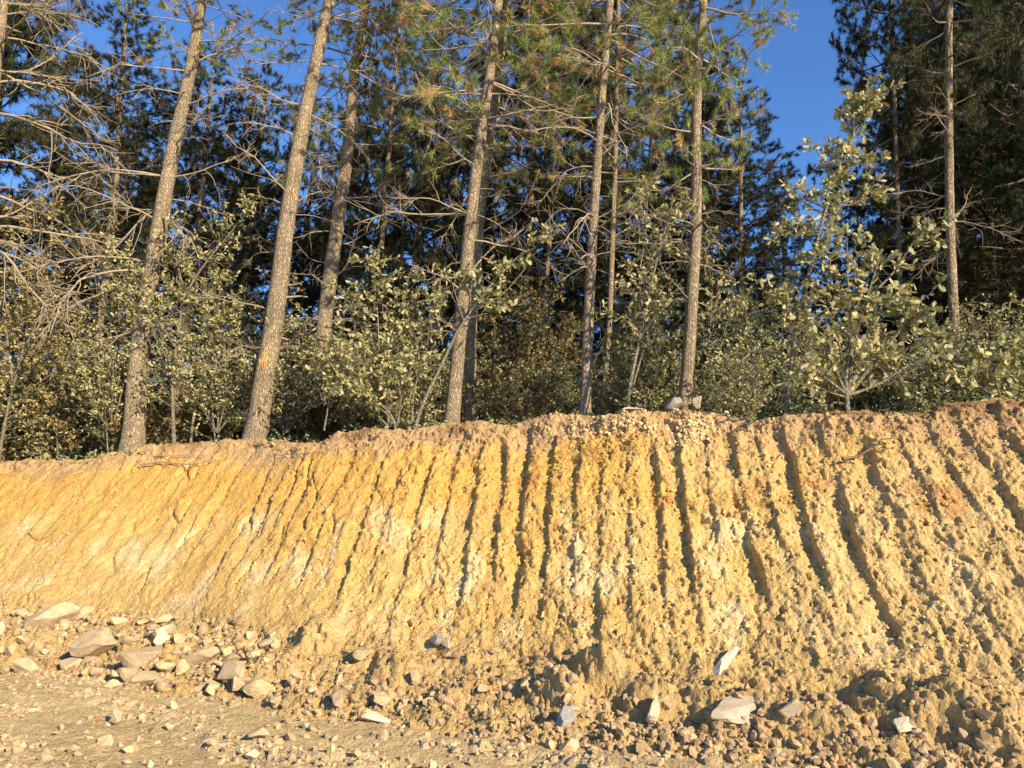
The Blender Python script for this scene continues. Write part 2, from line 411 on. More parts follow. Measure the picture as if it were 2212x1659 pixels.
lay(CREAM, (0.95 - 0.35 * smooth01(XF, 0.7, 0.9)) * smooth01(n2 + 0.35 * n3, 0.05, 0.7) * (1 - smooth01(T2 + 0.12 * n1, 0.40, 0.66)))
lay(np.array((.56, .40, .15)), 0.6 * smooth01(noise2(UU * 0.7, Smet * 0.9, 97), 0.15, 0.6) * smooth01(XF, 0.5, 0.7) * smooth01(T2, 0.55, 0.7) * (1 - smooth01(T2, 0.85, 0.95)))
lay(RUST, 0.75 * smooth01(noise2(UU * 1.6, Smet * 1.2, 99) + 0.4 * n3, 0.30, 0.75) * smooth01(T2, 0.45, 0.6) * (1 - smooth01(T2, 0.82, 0.95)) * smooth01(XF, 0.2, 0.5))
lay(TOP, smooth01(T2 + 0.07 * n1 + 0.04 * n3, 0.80, 0.93))
lay(TOP * np.array((.5, .42, .36)), 0.8 * smooth01(noise2(UU * 1.0, Smet * 1.3, 101) + 0.3 * n3 + .3 * smooth01(XF, .6, .8), 0.1, 0.6) * smooth01(T2, 0.92, 1.0))
lay(TAL, talus_m * (0.75 + 0.25 * n2)); lay(RUST * 1.2, 0.5 * talus_m * smooth01(n2 + 0.5 * n3, 0.45, 0.9))
A = Acc()
ii = np.arange(NU - 1)[:, None] * NS + np.arange(NS - 1)[None]
quads = np.stack([ii, ii + NS, ii + NS + 1, ii + 1], -1).reshape(-1, 4)
A.add(surf.reshape(-1, 3), None, quads, colr.reshape(-1, 3))
bank = put("cut_bank", A.mesh("cut_bank", M_SOIL, True), label="steep ochre earth bank scored with vertical digger grooves", cat="earth bank", kind="structure")
PLAT = float(np.median(CH))
def lip_h(x, y):                   # ground height on top of the bank
    i = np.clip(np.searchsorted(Dp[:, 0], x), 0, NU - 1); return float(Dp[i, 2])
def surf_at(x, y, lo=-1.0, hi=2.0):     # displaced bank point seen at a pixel
    sel = (tt >= lo) & (tt <= hi); qx, qy = pxx[:, sel], pxy[:, sel]
    i, j = np.unravel_index(np.argmin((qx - x) ** 2 + (qy - y) ** 2), qx.shape)
    j = np.nonzero(sel)[0][j]; return surf[i, j], nrm[i, j]

# forest floor behind the lip, out to the horizon
A = Acc()
gx = np.concatenate([np.linspace(-400, -16, 12), np.linspace(-14, 10, 60), np.linspace(12, 400, 12)])
gv = np.concatenate([np.linspace(0, 6, 14), np.linspace(7, 40, 24), np.linspace(50, 500, 10)])
F = np.zeros((len(gx), len(gv), 3))
for i, x in enumerate(gx):
    xi = np.clip(x, Cp[0, 0], Cp[-1, 0]); y0 = np.interp(xi, Cp[:, 0], Cp[:, 1]) + 0.9; h0 = np.interp(xi, Dp[:, 0], Dp[:, 2])
    if x < Cp[0, 0]: y0 += (Cp[0, 0] - x) * 0.45
    if x > Cp[-1, 0]: y0 -= (x - Cp[-1, 0]) * 0.35
    F[i, :, 0] = x + gv * D_UP[0]; F[i, :, 1] = y0 + gv
    F[i, :, 2] = h0 + (2.95 - h0) * smooth01(gv, 1, 8) - 0.06 + 1.4 * smooth01(gv, 8, 45)
F[..., 2] += 0.06 * fbm(F[..., 0] * 0.6, F[..., 1] * 0.6, 110, 3) * smooth01(gv, 1.5, 4)[None]
ii = np.arange(len(gx) - 1)[:, None] * len(gv) + np.arange(len(gv) - 1)[None]
A.add(F.reshape(-1, 3), None, np.stack([ii, ii + len(gv), ii + len(gv) + 1, ii + 1], -1).reshape(-1, 4))
put("forest_floor", A.mesh("forest_floor", M_FLOOR), kind="structure", label="dark leaf-littered forest floor on top of the bank", cat="forest floor")
def floor_z(x, y):
    xi = np.clip(x, Cp[0, 0], Cp[-1, 0]); y0 = np.interp(xi, Cp[:, 0], Cp[:, 1]) + 0.9; h0 = np.interp(xi, Dp[:, 0], Dp[:, 2]); v = max(0.0, y - y0)
    return float(h0 + (2.95 - h0) * smooth01(v, 1, 8) - 0.06 + 1.4 * smooth01(v, 8, 45))

# the dirt road: one sheet, fine where it is seen
rx = np.concatenate([-np.geomspace(400, 9.2, 14), np.arange(-9, 5, 0.03), np.geomspace(5.2, 400, 14)])
ry = np.concatenate([-np.geomspace(300, 3.2, 12), np.linspace(-3, 4.0, 18), np.arange(4.05, 9.4, 0.03), np.linspace(9.6, 12.5, 8)])
RX, RY = np.meshgrid(rx, ry, indexing='ij')
inn = smooth01(RX, -9.2, -8.5) * (1 - smooth01(RX, 4.4, 5)) * smooth01(RY, 3.9, 4.3) * (1 - smooth01(RY, 9.0, 9.4))
al = (RX * 11.7 - RY * 6) / 13.15; ac = (RX * 6 + RY * 11.7) / 13.15       # along and across the track
stony = smooth01(noise2(al * 0.3, ac * 2.0, 120) + 0.3 * noise2(al, ac * 3, 121), -0.1, 0.4)
rz = inn * (0.035 * fbm(al * 0.5, ac * 1.5, 122, 3) + 0.012 * fbm(al * 2, ac * 7, 125, 3) + (0.2 + 0.8 * stony) * (0.05 * clods(RX / 0.12, RY / 0.12, 126, 0.3) + 0.03 * chips(RX / 0.07, RY / 0.07, 127) + .016 * chips(RX / .035, RY / .035, 129)) + 0.010 * fbm(RX * 16, RY * 16, 128, 2))
rcol = np.array((.50, .38, .185)) * (1 + 0.10 * fbm(al * 0.8, ac * 2.5, 130, 3))[..., None] + np.array((.03, .035, .04)) * stony[..., None]
A = Acc(); NY = len(ry)
ii = np.arange(len(rx) - 1)[:, None] * NY + np.arange(NY - 1)[None]
RP = np.stack([RX, RY, rz], -1)
A.add(RP.reshape(-1, 3), None, np.stack([ii, ii + NY, ii + NY + 1, ii + 1], -1).reshape(-1, 4), rcol.reshape(-1, 3))
put("dirt_road", A.mesh("dirt_road", M_ROAD), kind="structure", label="rough tan dirt road strewn with gravel", cat="dirt road")
def road_at(x, y):
    p = at_z(x, y, 0.02); i = np.clip(np.searchsorted(rx, p[0]), 0, len(rx) - 1); j = np.clip(np.searchsorted(ry, p[1]), 0, NY - 1)
    return np.array([p[0], p[1], rz[i, j]])

# ------------------------------------------------------------------ rocks
def rock_arrays(seed, sub=3, cuts=11, jag=0.03):
    rng = np.random.default_rng(seed); bm = bmesh.new(); bmesh.ops.create_icosphere(bm, subdivisions=sub, radius=1.0)
    v = np.array([x.co[:] for x in bm.verts]); f = np.array([[q.index for q in x.verts] for x in bm.faces]); bm.free()
    n = unit(rng.normal(size=(cuts, 3))); d = rng.uniform(0.36, 0.72, cuts)
    for _ in range(2):
        for a, b in zip(n, d):
            e = v @ a - b; v -= np.where(e > 0, e, 0)[:, None] * a
    v *= rng.uniform(0.8, 1.2, 3) * np.array([1.15, 0.9, 0.85])
    v += jag * unit(rng.normal(size=v.shape)) * rng.random((len(v), 1))
    v /= np.abs(v[:, 0]).max()
    return v, f
def rock_mesh(seed, m, sub=3, **kw):
    v, f = rock_arrays(seed, sub, **kw); a = Acc(); a.add(v, f); return a.mesh("rock", m, False)
BIG = [rock_mesh(200 + i, M_ROCK, 3, cuts=9 + i % 5) for i in range(10)]
MID = [rock_mesh(230 + i, M_ROCK, 2, cuts=8 + i % 4, jag=0.04) for i in range(12)]
PALE = [rock_mesh(250 + i, M_PALE, 3, cuts=8) for i in range(3)]
GREYR = [rock_mesh(260 + i, M_GREYROCK, 3, cuts=9) for i in range(3)]
R2 = np.random.default_rng(21)
def rock(me, p, w, rot=None, sq=(1, 1, 1), sink=0.12, **kw):
    rot = rot or (R2.uniform(-.5, .5), R2.uniform(-.4, .4), R2.uniform(0, 6.28))
    h = w / 2
    return put("rock", me, None, np.asarray(p) + np.array([0, 0, h * 0.65 * sq[2] * (1 - 2 * sink)]), rot, (h * sq[0], h * sq[1], h * sq[2]), cat="rock", **kw)
PX = lambda p: np.linalg.norm(np.asarray(p) - np.array([0, 0, CAM_Z])) / FPX     # metres per pixel at a point
def placed(x, y, wpx, me, label, on='bank', **kw):
    p = road_at(x, y) if on == 'road' else surf_at(x, y)[0]
    return rock(me, p, wpx * PX(p) * 1.25, label=label, **kw)
placed(100, 1365, 78, BIG[0], "long slab-like tan rock lying tilted on top of the rubble heap", rot=(0.2, -0.35, 0.3), sq=(1.1, .75, .75))
placed(122, 1335, 44, BIG[1], "flat thin tan rock just above the long slab in the rubble", sq=(1, .8, .5), rot=(.2, -.2, .1))
placed(182, 1328, 42, BIG[2], "tan rock half buried in the slope above the rubble", sq=(1, .8, .6), rot=(.3, 0, .2))
placed(202, 1425, 68, BIG[3], "big blocky rock with a split face between rubble and dirt road", sq=(1, .9, .95), rot=(.3, .1, .2))
placed(312, 1455, 78, BIG[4], "large flat-topped rock leaning over another at the road edge", sq=(1.0, .8, .7), rot=(.15, -.28, .1), sink=.0)
placed(325, 1474, 62, BIG[5], "flat oblong rock wedged beneath the large leaning rock", sq=(1, .7, .55), rot=(.1, -.1, 0))
placed(432, 1440, 66, BIG[6], "smooth wedge-shaped tan rock apart from the split block", sq=(1, .8, .75), rot=(.25, -.2, .2))
placed(222, 1386, 34, BIG[7], "upright squarish tan rock behind the split block", sq=(.9, .9, 1.1), rot=(0.1, .1, .3))
placed(353, 1408, 30, PALE[0], "pale whitish rock in loose dirt above the leaning rock", sq=(1, .8, .9))
placed(57, 1455, 42, BIG[8], "rock with a flat shaded face at the road edge beside the long slab", sq=(1, .8, .7))
placed(503, 1472, 52, BIG[9], "rounded tan rock stacked behind a flat-bottomed one at the road edge", sq=(1, .8, .9))
placed(455, 1494, 48, BIG[0], "low broad rock on the road edge beside the stacked pair", sq=(1, .8, .7), rot=(.1, 0, 2.0))
placed(512, 1490, 44, BIG[3], "flat-bottomed rock leaning in front of the rounded one", sq=(1, .8, .8), rot=(.4, .2, 2.4))
placed(555, 1500, 56, BIG[2], "bulky rock with a pale broken face ending the row of road-edge rocks", sq=(1, .9, .85), rot=(.2, .3, 3.2))
placed(942, 1388, 46, GREYR[0], "dark grey rounded rock lodged above a slumped clod heap", sq=(1, .8, .8))
placed(962, 1397, 20, PALE[1], "small pale yellow rock tucked against the dark grey rock", sq=(.8, .8, 1.1))
placed(780, 1432, 54, BIG[4], "broad tan rock half sunk in the loose earth of the slope foot", sq=(1.05, .8, .6), rot=(.2, -.1, 1.4))
placed(1140, 1490, 44, BIG[7], "brown cloddy rock embedded in the earth mound", sq=(1.1, .8, .75))
placed(1417, 1558, 46, PALE[2], "pointed cream rock standing upright at the foot of the earth mound", sq=(.9, .8, 1.35), rot=(.2, -.25, .8), sink=.05)
placed(1215, 1575, 40, GREYR[1], "grey rock with lichen-pale top among smaller stones below the mound", sq=(1, .8, 1.1), rot=(0.1, .5, .4))
placed(1715, 1580, 62, PALE[0], "large flat pinkish slab tipped up on the rubble below the grooves", sq=(1.0, .85, .45), rot=(-0.55, .45, .5), sink=-.2)
placed(1678, 1628, 36, BIG[5], "squarish tan rock standing below the tipped slab", sq=(.9, .9, 1.1))
placed(1962, 1590, 48, PALE[1], "thin pale wedge of stone resting on rubble away from the tipped slab", sq=(1.1, .7, .5), rot=(.3, -.2, .4))
placed(2140, 1640, 30, BIG[6], "lone blunt tan rock poking out of the loose dirt", sq=(.9, .9, 1))
placed(1565, 1440, 60, PALE[2], "smooth pale slab exposed on edge at the foot of a groove", sq=(1.2, .8, .45), rot=(0.5, -.65, -.2), sink=.3)
placed(1620, 1560, 130, PALE[1], "broad buried cream ledge of rock showing at the slope foot", sq=(1.1, .5, .5), rot=(.5, 0.02, 0.1), sink=.75)
placed(252, 1552, 36, BIG[1], "single grey-tan rock out on the dirt road", on='road', sq=(1, .9, .95))
placed(228, 1598, 36, BIG[2], "low brown rock in a line of stones along the road", on='road', sq=(1, .8, .7))
placed(285, 1612, 40, BIG[8], "flat shaded stone in the road with a wedge-like edge", on='road', sq=(1.1, .7, .5))
placed(560, 1588, 36, BIG[9], "tan stone on the dirt road below the bulky pale-faced rock", on='road', sq=(1, .8, .6))
placed(545, 1630, 30, PALE[2], "bright yellow-white stone in a clump of road stones", on='road', sq=(1, .8, .7))
placed(805, 1560, 70, PALE[0], "long flat whitish stone lying along the road edge", sq=(1.1, .5, .35), rot=(0.1, .1, -.1), sink=.3)
placed(735, 1445 + 90, 40, BIG[3], "chunky tan rock where the rubble narrows beside the road", sq=(1, .85, .9))
placed(820, 1520, 40, BIG[6], "pyramid-shaped tan rock in the middle of the small rubble", sq=(.9, .9, 1.1))
# two stones and a slab on top of the bank
def on_top(x, y, D): return at_y(x, y, D)
_ly = lambda x: float(np.interp(at_y(x, 890, 9.5)[0], Cp[:, 0], Cp[:, 1]))
p = at_y(1461, 880, _ly(1461) + 0.25); rock(GREYR[2], p, 56 * PX(p), rot=(.1, -.15, .2), sq=(1, .8, .75), sink=.15, label="large dark boulder perched on the bank top beside a pine base")
p = at_y(1508, 876, _ly(1508) + 0.3); rock(PALE[1], p, 32 * PX(p), sq=(1, .8, 1.0), sink=.15, label="smaller pale boulder next to the dark one on the bank top")
p = at_y(1357, 889, _ly(1357) + 0.2); rock(PALE[0], p, 62 * PX(p), rot=(0, -.1, .1), sq=(1.1, .5, .22), sink=.1, label="white flat slab of stone lying on the bank top")
# the countable loose rocks of the rubble strip
LBL = "loose angular tan rock in the rubble strip between road and bank"
tal_idx = [(i, j) for i in range(0, NU) if -0.03 < XF[i, 30] < 1.03 for j in range(4, nT + 6, 3)]
sel = R2.permutation(len(tal_idx)); n_r = 0
for s_ in sel:
    i, j = tal_idx[s_]
    x, y = pxx[i, j], pxy[i, j]
    dens = np.clip(1 - max(0, tt[j] + (0.15 if x < 600 else .62)) * (2.6 if x < 600 else 4.5), 0.015, 1) * (1.0 if x < 600 else 0.7)
    if R2.random() > dens or y > 1690: continue
    wpx = 12 + 30 * R2.random() ** 2.0 * (1.15 if x < 620 else .8)
    rock(MID[R2.integers(12)], surf[i, j], wpx * PX(surf[i, j]), sq=(1, R2.uniform(.65, 1), R2.uniform(.55, 1)), sink=R2.uniform(.02, .28), label=LBL, group="loose rocks in the rubble strip")
    n_r += 1
    if n_r >= 262: break
LBL2 = "small tan stone lying loose on the dirt road"
for _ in range(70):
    while True:
        x, y = R2.uniform(-20, 1250), R2.uniform(1480, 1675)
        if y > np.interp(x, [a[0] for a in A_px], [a[1] for a in A_px]) + 12: break
    p = road_at(x, y); rock(MID[R2.integers(12)], p, (9 + 19 * R2.random() ** 2.5) * PX(p), sq=(1, R2.uniform(.6, 1), R2.uniform(.5, .8)), sink=R2.uniform(.1, .35), label=LBL2, group="stones on the road")
# rubble and gravel nobody could count
IC = [rock_arrays(300 + i, 1, cuts=6, jag=0.05) for i in range(10)]
def scatter(acc, P, size, rng, cols):
    which = rng.integers(0, len(IC), len(P))
    for w_ in range(len(IC)):
        idx = np.nonzero(which == w_)[0]
        if not len(idx): continue
        v, f = IC[w_]; R = frames(rng.normal(size=(len(idx), 3)), rng)
        vv = np.einsum('nij,vj->nvi', R, v) * size[idx][:, None, None] + P[idx][:, None]
        ff = f[None] + (np.arange(len(idx)) * len(v))[:, None, None]
        acc.add(vv.reshape(-1, 3), ff.reshape(-1, 3), None, np.repeat(cols[idx], len(v), 0))
A = Acc(); rg = np.random.default_rng(31)
n = 5200; i = rg.integers(0, NU, n * 4); j = rg.integers(1, nT + 14, n * 4)
ok = (XF[i, j] > -0.12) & (XF[i, j] < 1.12) & (rg.random(n * 4) < np.clip(1.0 - np.maximum(0, tt[j] + np.where(XF[i, j] < .28, .05, .6)) * np.where(XF[i, j] < .28, 7, 3.0), .06, 1)); i, j = i[ok][:n], j[ok][:n]
sz = 0.010 + 0.040 * rg.random(len(i)) ** 2.8
tone = (0.75 + 0.5 * rg.random((len(i), 1))) * np.array([[1, .95, .9]])
scatter(A, surf[i, j] + np.array([0, 0, 1]) * sz[:, None] * 0.3, sz, rg, tone)
put("rubble", A.mesh("rubble", M_ROCK, False), kind="stuff", label="small crumbled stones and clods heaped along the bank foot", cat="rubble")
A = Acc(); n = 4800
i = rg.integers(14, len(rx) - 14, n * 6); j = rg.integers(30, NY - 8, n * 6)
X_, Y_ = to_px(RP[i, j])
ok = (X_ > -150) & (X_ < 1800) & (Y_ > np.interp(X_, [a[0] for a in A_px], [a[1] for a in A_px]) - 5) & (Y_ < 1720) & (rg.random(n * 6) < 0.15 + 0.85 * stony[i, j]); i, j = i[ok][:n], j[ok][:n]
sz = 0.007 + 0.036 * rg.random(len(i)) ** 3.2
scatter(A, RP[i, j] + np.array([0, 0, 1]) * sz[:, None] * 0.2, sz, rg, (0.8 + 0.5 * rg.random((len(i), 1))) * np.array([[1, 1, .97]]))
put("gravel", A.mesh("gravel", M_ROCK, False), kind="stuff", label="fine tan gravel scattered over the dirt road", cat="gravel")
A = Acc(); n = 3600
i = rg.integers(0, NU, n * 5); j = rg.integers(nT, nT + nS + 14, n * 5)
ok = (XF[i, j] > -0.1) & (XF[i, j] < 1.1) & (rg.random(n * 5) < 0.15 + 0.85 * smooth01(XF[i, j], .25, .6)); i, j = i[ok][:n], j[ok][:n]
sz = 0.006 + 0.016 * rg.random(len(i)) ** 2.5
scatter(A, surf[i, j] + nrm[i, j] * sz[:, None] * 0.3, sz, rg, (colr[i, j] / np.array([.40, .30, .19])) * (0.8 + 0.45 * rg.random((len(i), 1))))
put("earth_clods", A.mesh("earth_clods", M_ROCK, False), kind="stuff", label="crumbs of earth and stone clinging to the grooved slope", cat="earth clods")
# gravel heap on the lip
A = Acc()
px_ = np.concatenate([rg.normal(1330, 70, 260), rg.normal(1500, 28, 330)]); py_ = np.concatenate([rg.normal(915, 14, 260), rg.normal(925, 20, 330)])
P = []; 
qs = slice(nT + nS - 50, nT + nS + 16); sx, sy = pxx[:, qs].ravel(), pxy[:, qs].ravel(); sp = surf[:, qs].reshape(-1, 3)
for a, b in zip(px_, py_): P.append(sp[np.argmin((sx - a) ** 2 + (sy - b) ** 2)])
sz = 0.012 + 0.022 * rg.random(len(P)) ** 2
scatter(A, np.array(P), sz, rg, (1.0 + 0.6 * rg.random((len(P), 1))) * np.array([[1.05, 1, .85]]))
put("gravel_spill", A.mesh("gravel_spill", M_ROCK, False), kind="stuff", label="pale yellow gravel spilled over the bank edge below the boulders", cat="gravel")

# ------------------------------------------------------------------ pine generators
def tuft_template(seed, n, ln=(0.08, 0.145), wd=0.004, along=0.12):
    r = np.random.default_rng(seed); z = r.uniform(0, along, n); th = r.uniform(0, 2 * np.pi, n)
    tilt = np.radians(r.uniform(15, 112, n)) * (1 - 0.35 * z / along)
    d = np.stack([np.cos(th) * np.sin(tilt), np.sin(th) * np.sin(tilt), np.cos(tilt)], 1)
    L = r.uniform(*ln, n); b = np.stack([0 * z, 0 * z, z], 1)
    s = unit(np.cross(d, r.normal(size=(n, 3)))) * wd
    v = np.stack([b - s, b + s, b + d * L[:, None]], 1).reshape(-1, 3)
    return v, np.arange(3 * n).reshape(-1, 3)
TF_NEAR = [tuft_template(400 + i, 60) for i in range(4)]
TF_FAR = [tuft_template(420 + i, 34, (0.11, 0.19), 0.008, 0.12) for i in range(4)]
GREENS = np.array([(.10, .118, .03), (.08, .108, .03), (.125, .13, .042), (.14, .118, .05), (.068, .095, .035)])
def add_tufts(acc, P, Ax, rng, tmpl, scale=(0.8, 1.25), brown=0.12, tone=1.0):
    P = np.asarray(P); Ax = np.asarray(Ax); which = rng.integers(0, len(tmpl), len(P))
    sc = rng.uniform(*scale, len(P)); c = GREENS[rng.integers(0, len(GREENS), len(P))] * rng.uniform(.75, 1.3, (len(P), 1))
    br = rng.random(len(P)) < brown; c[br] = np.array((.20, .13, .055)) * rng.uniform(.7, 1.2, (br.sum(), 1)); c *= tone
    for k_ in range(len(tmpl)):
        idx = np.nonzero(which == k_)[0]
        if not len(idx): continue
        v, f = tmpl[k_]; R = frames(Ax[idx], rng)
        vv = np.einsum('nij,vj->nvi', R, v) * sc[idx][:, None, None] + P[idx][:, None]
        ff = f[None] + (np.arange(len(idx)) * len(v))[:, None, None]
        acc.add(vv.reshape(-1, 3), ff.reshape(-1, 3), None, np.repeat(c[idx], len(v), 0))
def live_branch(wood, P, Ax, p0, az, el, L, rng, dens=1.0, up=0.5):
    d = np.array([math.cos(az) * math.cos(el), math.sin(az) * math.cos(el), math.sin(el)])
    m = curve(p0, d, L, 8, rng, 0.08, (0, 0, up))
    tube(wood, m, np.linspace(0.008 + 0.007 * L, 0.005, 8), 5)
    nt_ = max(3, int(L * 4.6 * dens))
    for q in range(nt_):
        t = 0.25 + 0.75 * (q + rng.random() * .8) / nt_; t = min(t, .99)
        a = m[int(t * 7)] + (m[min(7, int(t * 7) + 1)] - m[int(t * 7)]) * (t * 7 % 1)
        td = unit(m[min(7, int(t * 7) + 1)] - m[int(t * 7) - (int(t * 7) == 7)])
        side = unit(np.cross(td, (0, 0, 1))) * (1 if q % 2 else -1)
        l = (0.2 + 0.38 * L * (1.05 - t)) * rng.uniform(.6, 1.2)
        tw = curve(a, td * .8 + side * rng.uniform(.5, 1.1) + np.array([0, 0, rng.uniform(-.45, .4)]), l, 5, rng, 0.16, (0, 0, .12))
        tube(wood, tw, np.linspace(0.007, 0.004, 5), 3, cap=False)
        for s_ in np.arange(l, 0.45 * l, -0.16):
            f = s_ / l * 4; k_ = min(3, int(f)); P.append(tw[k_] + (tw[k_ + 1] - tw[k_]) * (f - k_)); Ax.append(unit(tw[k_ + 1] - tw[k_]) + rng.normal(0, .22, 3))
            if rng.random() < .5:
                P.append(P[-1]); Ax.append(unit(Ax[-1]) + rng.normal(0, .7, 3))
    P.append(m[-1]); Ax.append(m[-1] - m[-2]); P.append(m[-2]); Ax.append(m[-1] - m[-2])
WOODC = (.20, .155, .105)
def crown_meshes(seed, h0, h1, Lmax, tmpl, whorl=0.55, nb=4.6, dens=1.0, brown=0.1, tone=1.0, wm=None):
    """needles and limbs of one crown, built round a straight axis from h0 to h1"""
    rng = np.random.default_rng(seed); wood = Acc(); P, Ax = [], []
    h = h0
    while h < h1:
        f = (h - h0) / (h1 - h0)
        L = Lmax * (0.55 + 1.3 * f if f < 0.3 else 0.94 * (1 - (f - .3) / .7) ** .75 + .12)
        a0 = rng.uniform(0, 6.28)
        for b in range(int(nb + rng.random())):
            live_branch(wood, P, Ax, (0, 0, h + rng.uniform(-.15, .15)), a0 + b * 6.28 / nb + rng.uniform(-.35, .35), math.radians(-14 + 42 * f + rng.uniform(-14, 14)), L * rng.uniform(.6, 1.15), rng, dens, .25)
        h += whorl * rng.uniform(.7, 1.3)
    nd = Acc(); add_tufts(nd, P, Ax, rng, tmpl, brown=brown, tone=tone)
    # needles own the part; the limbs are its sub-part
    return nd.mesh("crown", M_NEEDLE), wood.mesh("limbs", wm or M_DEAD, True, False), len(P)
def dead_branch_mesh(seed, L=1.0, drop=-0.35, busy=1.0):
    rng = np.random.default_rng(seed); A = Acc()
    m = curve((0, 0, 0), (1, 0, rng.uniform(-.1, .45)), L, 9, rng, 0.15, (0, 0, drop * rng.uniform(.5, 2.2)))
    r0 = 0.0105; tube(A, m, np.linspace(r0, .0035, 9), 5)
    for q in range(int(rng.integers(6, 10) * busy)):
        t = rng.uniform(.2, .97) * 8; a = m[int(t)]; td = unit(m[min(8, int(t) + 1)] - m[int(t) - 1])
        sd_ = np.cross(td, unit(rng.normal(size=3)))
        tw = curve(a, td * .7 + sd_ * rng.uniform(.4, 1.0), rng.uniform(.2, .55) * (1.15 - t / 10), 6, rng, .2, rng.normal(0, .7, 3) + np.array([0, 0, -.5]))
        tube(A, tw, np.linspace(.0048, .0022, 6), 4, cap=False)
        for z in range(rng.integers(1, 4)):
            b = tw[rng.integers(1, 5)]
            t2 = curve(b, unit(tw[-1] - tw[0]) + rng.normal(0, .6, 3), rng.uniform(.1, .28), 4, rng, .22, (0, 0, rng.uniform(-.6, .6)))
            tube(A, t2, np.linspace(.003, .0016, 4), 3, cap=False)
    return A.mesh("dead_branch", M_DEAD, True, False)
DEAD = [dead_branch_mesh(500 + i, 1.0, -0.5 if i % 3 else 0.3, 1.2) for i in range(16)]
STUB = []
for i in range(5):
    A = Acc(); rg2 = np.random.default_rng(560 + i); tube(A, curve((0, 0, 0), (1, 0, .1), 1.0, 5, rg2, .12, (0, 0, -.3)), np.linspace(.055, .03, 5), 6); STUB.append(A.mesh("branch_stub", M_DEAD, True, False))

def trunk_mesh(pts, r0, r1, seed, k=16, mat_=None):
    n = len(pts); A = Acc(); s = np.linspace(0, 1, n)
    zz = pts[:, 2] - pts[0, 2]
    rad = (r0 + (r1 - r0) * s) * (1 + 0.28 * np.exp(-np.clip(zz - .3, 0, 99) / 0.25))
    rng = np.random.default_rng(seed)
    t = unit(np.gradient(pts, axis=0)); a = unit(np.cross(t, (0.2, 1, 0))); b = np.cross(t, a)
    ang = np.arange(k) / k * 2 * np.pi
    R = rad[:, None] * (1 + 0.07 * noise2(np.cos(ang)[None] * 2 + seed, zz[:, None] * 3 + np.sin(ang)[None] * 2, seed) + rng.normal(0, .025, (n, k)))
    v = pts[:, None] + R[..., None] * (np.cos(ang)[None, :, None] * a[:, None] + np.sin(ang)[None, :, None] * b[:, None])
    i = np.arange(n - 1)[:, None] * k; j = np.arange(k)[None]; j2 = (j + 1) % k
    A.add(v.reshape(-1, 3), None, np.stack([i + j, i + j2, i + k + j2, i + k + j], -1).reshape(-1, 4))
    return A.mesh("trunk", mat_ or M_BARK, True, False)

def axis_rot(d): return Vector(d).to_track_quat('Z', 'X').to_euler()
def pine(pix, D, wpx, H, label, seed, crown=None, crown_at=6.0, dead=14, dead_from=1.2, dead_to=7.0, dead_len=(0.6, 1.7), side=0.0, group=None, crown_scale=1.0, stubs=4, w_top=None, nseg=70):
    """a pine whose trunk follows the pixels; D is its distance from the ground it stands on"""
    rng = np.random.default_rng(seed)
    P = np.array([at_y(x, y, D) for x, y in pix])
    zb = floor_z(P[0, 0], D) - 0.25
    d0 = unit(P[min(2, len(P) - 1)] - P[0]); 
    if P[0, 2] > zb: P = np.vstack([P[0] - d0 * (P[0, 2] - zb) / max(.3, d0[2]), P])
    else: P[0, 2] = zb
    base_ = P[0].copy()
    over = P[:, 2] > zb + H
    if over.any():
        k0 = int(np.argmax(over)); f_ = (zb + H - P[k0 - 1, 2]) / (P[k0, 2] - P[k0 - 1, 2]); P = np.vstack([P[:k0], P[k0 - 1] + (P[k0] - P[k0 - 1]) * f_])
    d1 = unit(P[-1] - P[-2]); top = zb + H
    q = P[-1].copy(); dd = d1.copy()
    while q[2] < top:
        dd = unit(dd * .93 + np.array([0, 0, .07])); q = q + dd * 0.8; P = np.vstack([P, q])
    pts = resample(P, nseg) - base_
    r0 = wpx * PX(at_y(*pix[0], D)) / 2 * 0.97
    e = put("pine_tree", None, None, base_, label=label, cat="pine tree", group=group)
    put("trunk", trunk_mesh(pts, r0, 0.035, seed), e)
    s = np.linspace(0, 1, nseg); rr = r0 + (0.035 - r0) * s; zs = pts[:, 2]
    def pick(z): i = int(np.clip(np.searchsorted(zs, z), 1, nseg - 2)); return pts[i], rr[i], unit(pts[i + 1] - pts[i])
    for _ in range(dead):
        z = rng.uniform(dead_from, dead_to); p, r, tdir = pick(z)
        az = rng.uniform(0, 2 * np.pi)
        if rng.random() < .72: az = rng.choice([0, np.pi], p=[.5 - side / 2, .5 + side / 2]) + rng.normal(0, .55)
        L = rng.uniform(*dead_len) * (1 if z > 2 else .6)
        off = np.array([math.cos(az), math.sin(az), 0]) * r * .8
        put("dead_branch", DEAD[rng.integers(len(DEAD))], e, p + off, (rng.uniform(-.8, .8), rng.uniform(-.3, .35), az), L)
    for _ in range(stubs):
        z = rng.uniform(.8, dead_to); p, r, tdir = pick(z); az = rng.uniform(0, 6.28)
        put("branch_stub", STUB[rng.integers(5)], e, p + np.array([math.cos(az), math.sin(az), 0]) * r * .8, (0, rng.uniform(-.4, .2), az), rng.uniform(.15, .4))
    if crown:
        p, r, tdir = pick(crown_at); up = unit(pts[-1] - p)
        zl = np.linalg.norm(pts[-1] - p) / crown[2] * 1.04
        c = put("crown", crown[0], e, p, None, (crown_scale, crown_scale, zl)); c.rotation_mode = 'QUATERNION'
        c.rotation_quaternion = Vector(up).to_track_quat('Z', 'X') @ Matrix.Rotation(rng.uniform(0, 6.28), 4, 'Z').to_quaternion()
        put("limbs", crown[1], c, kind="stuff")
    return e, pick, base_
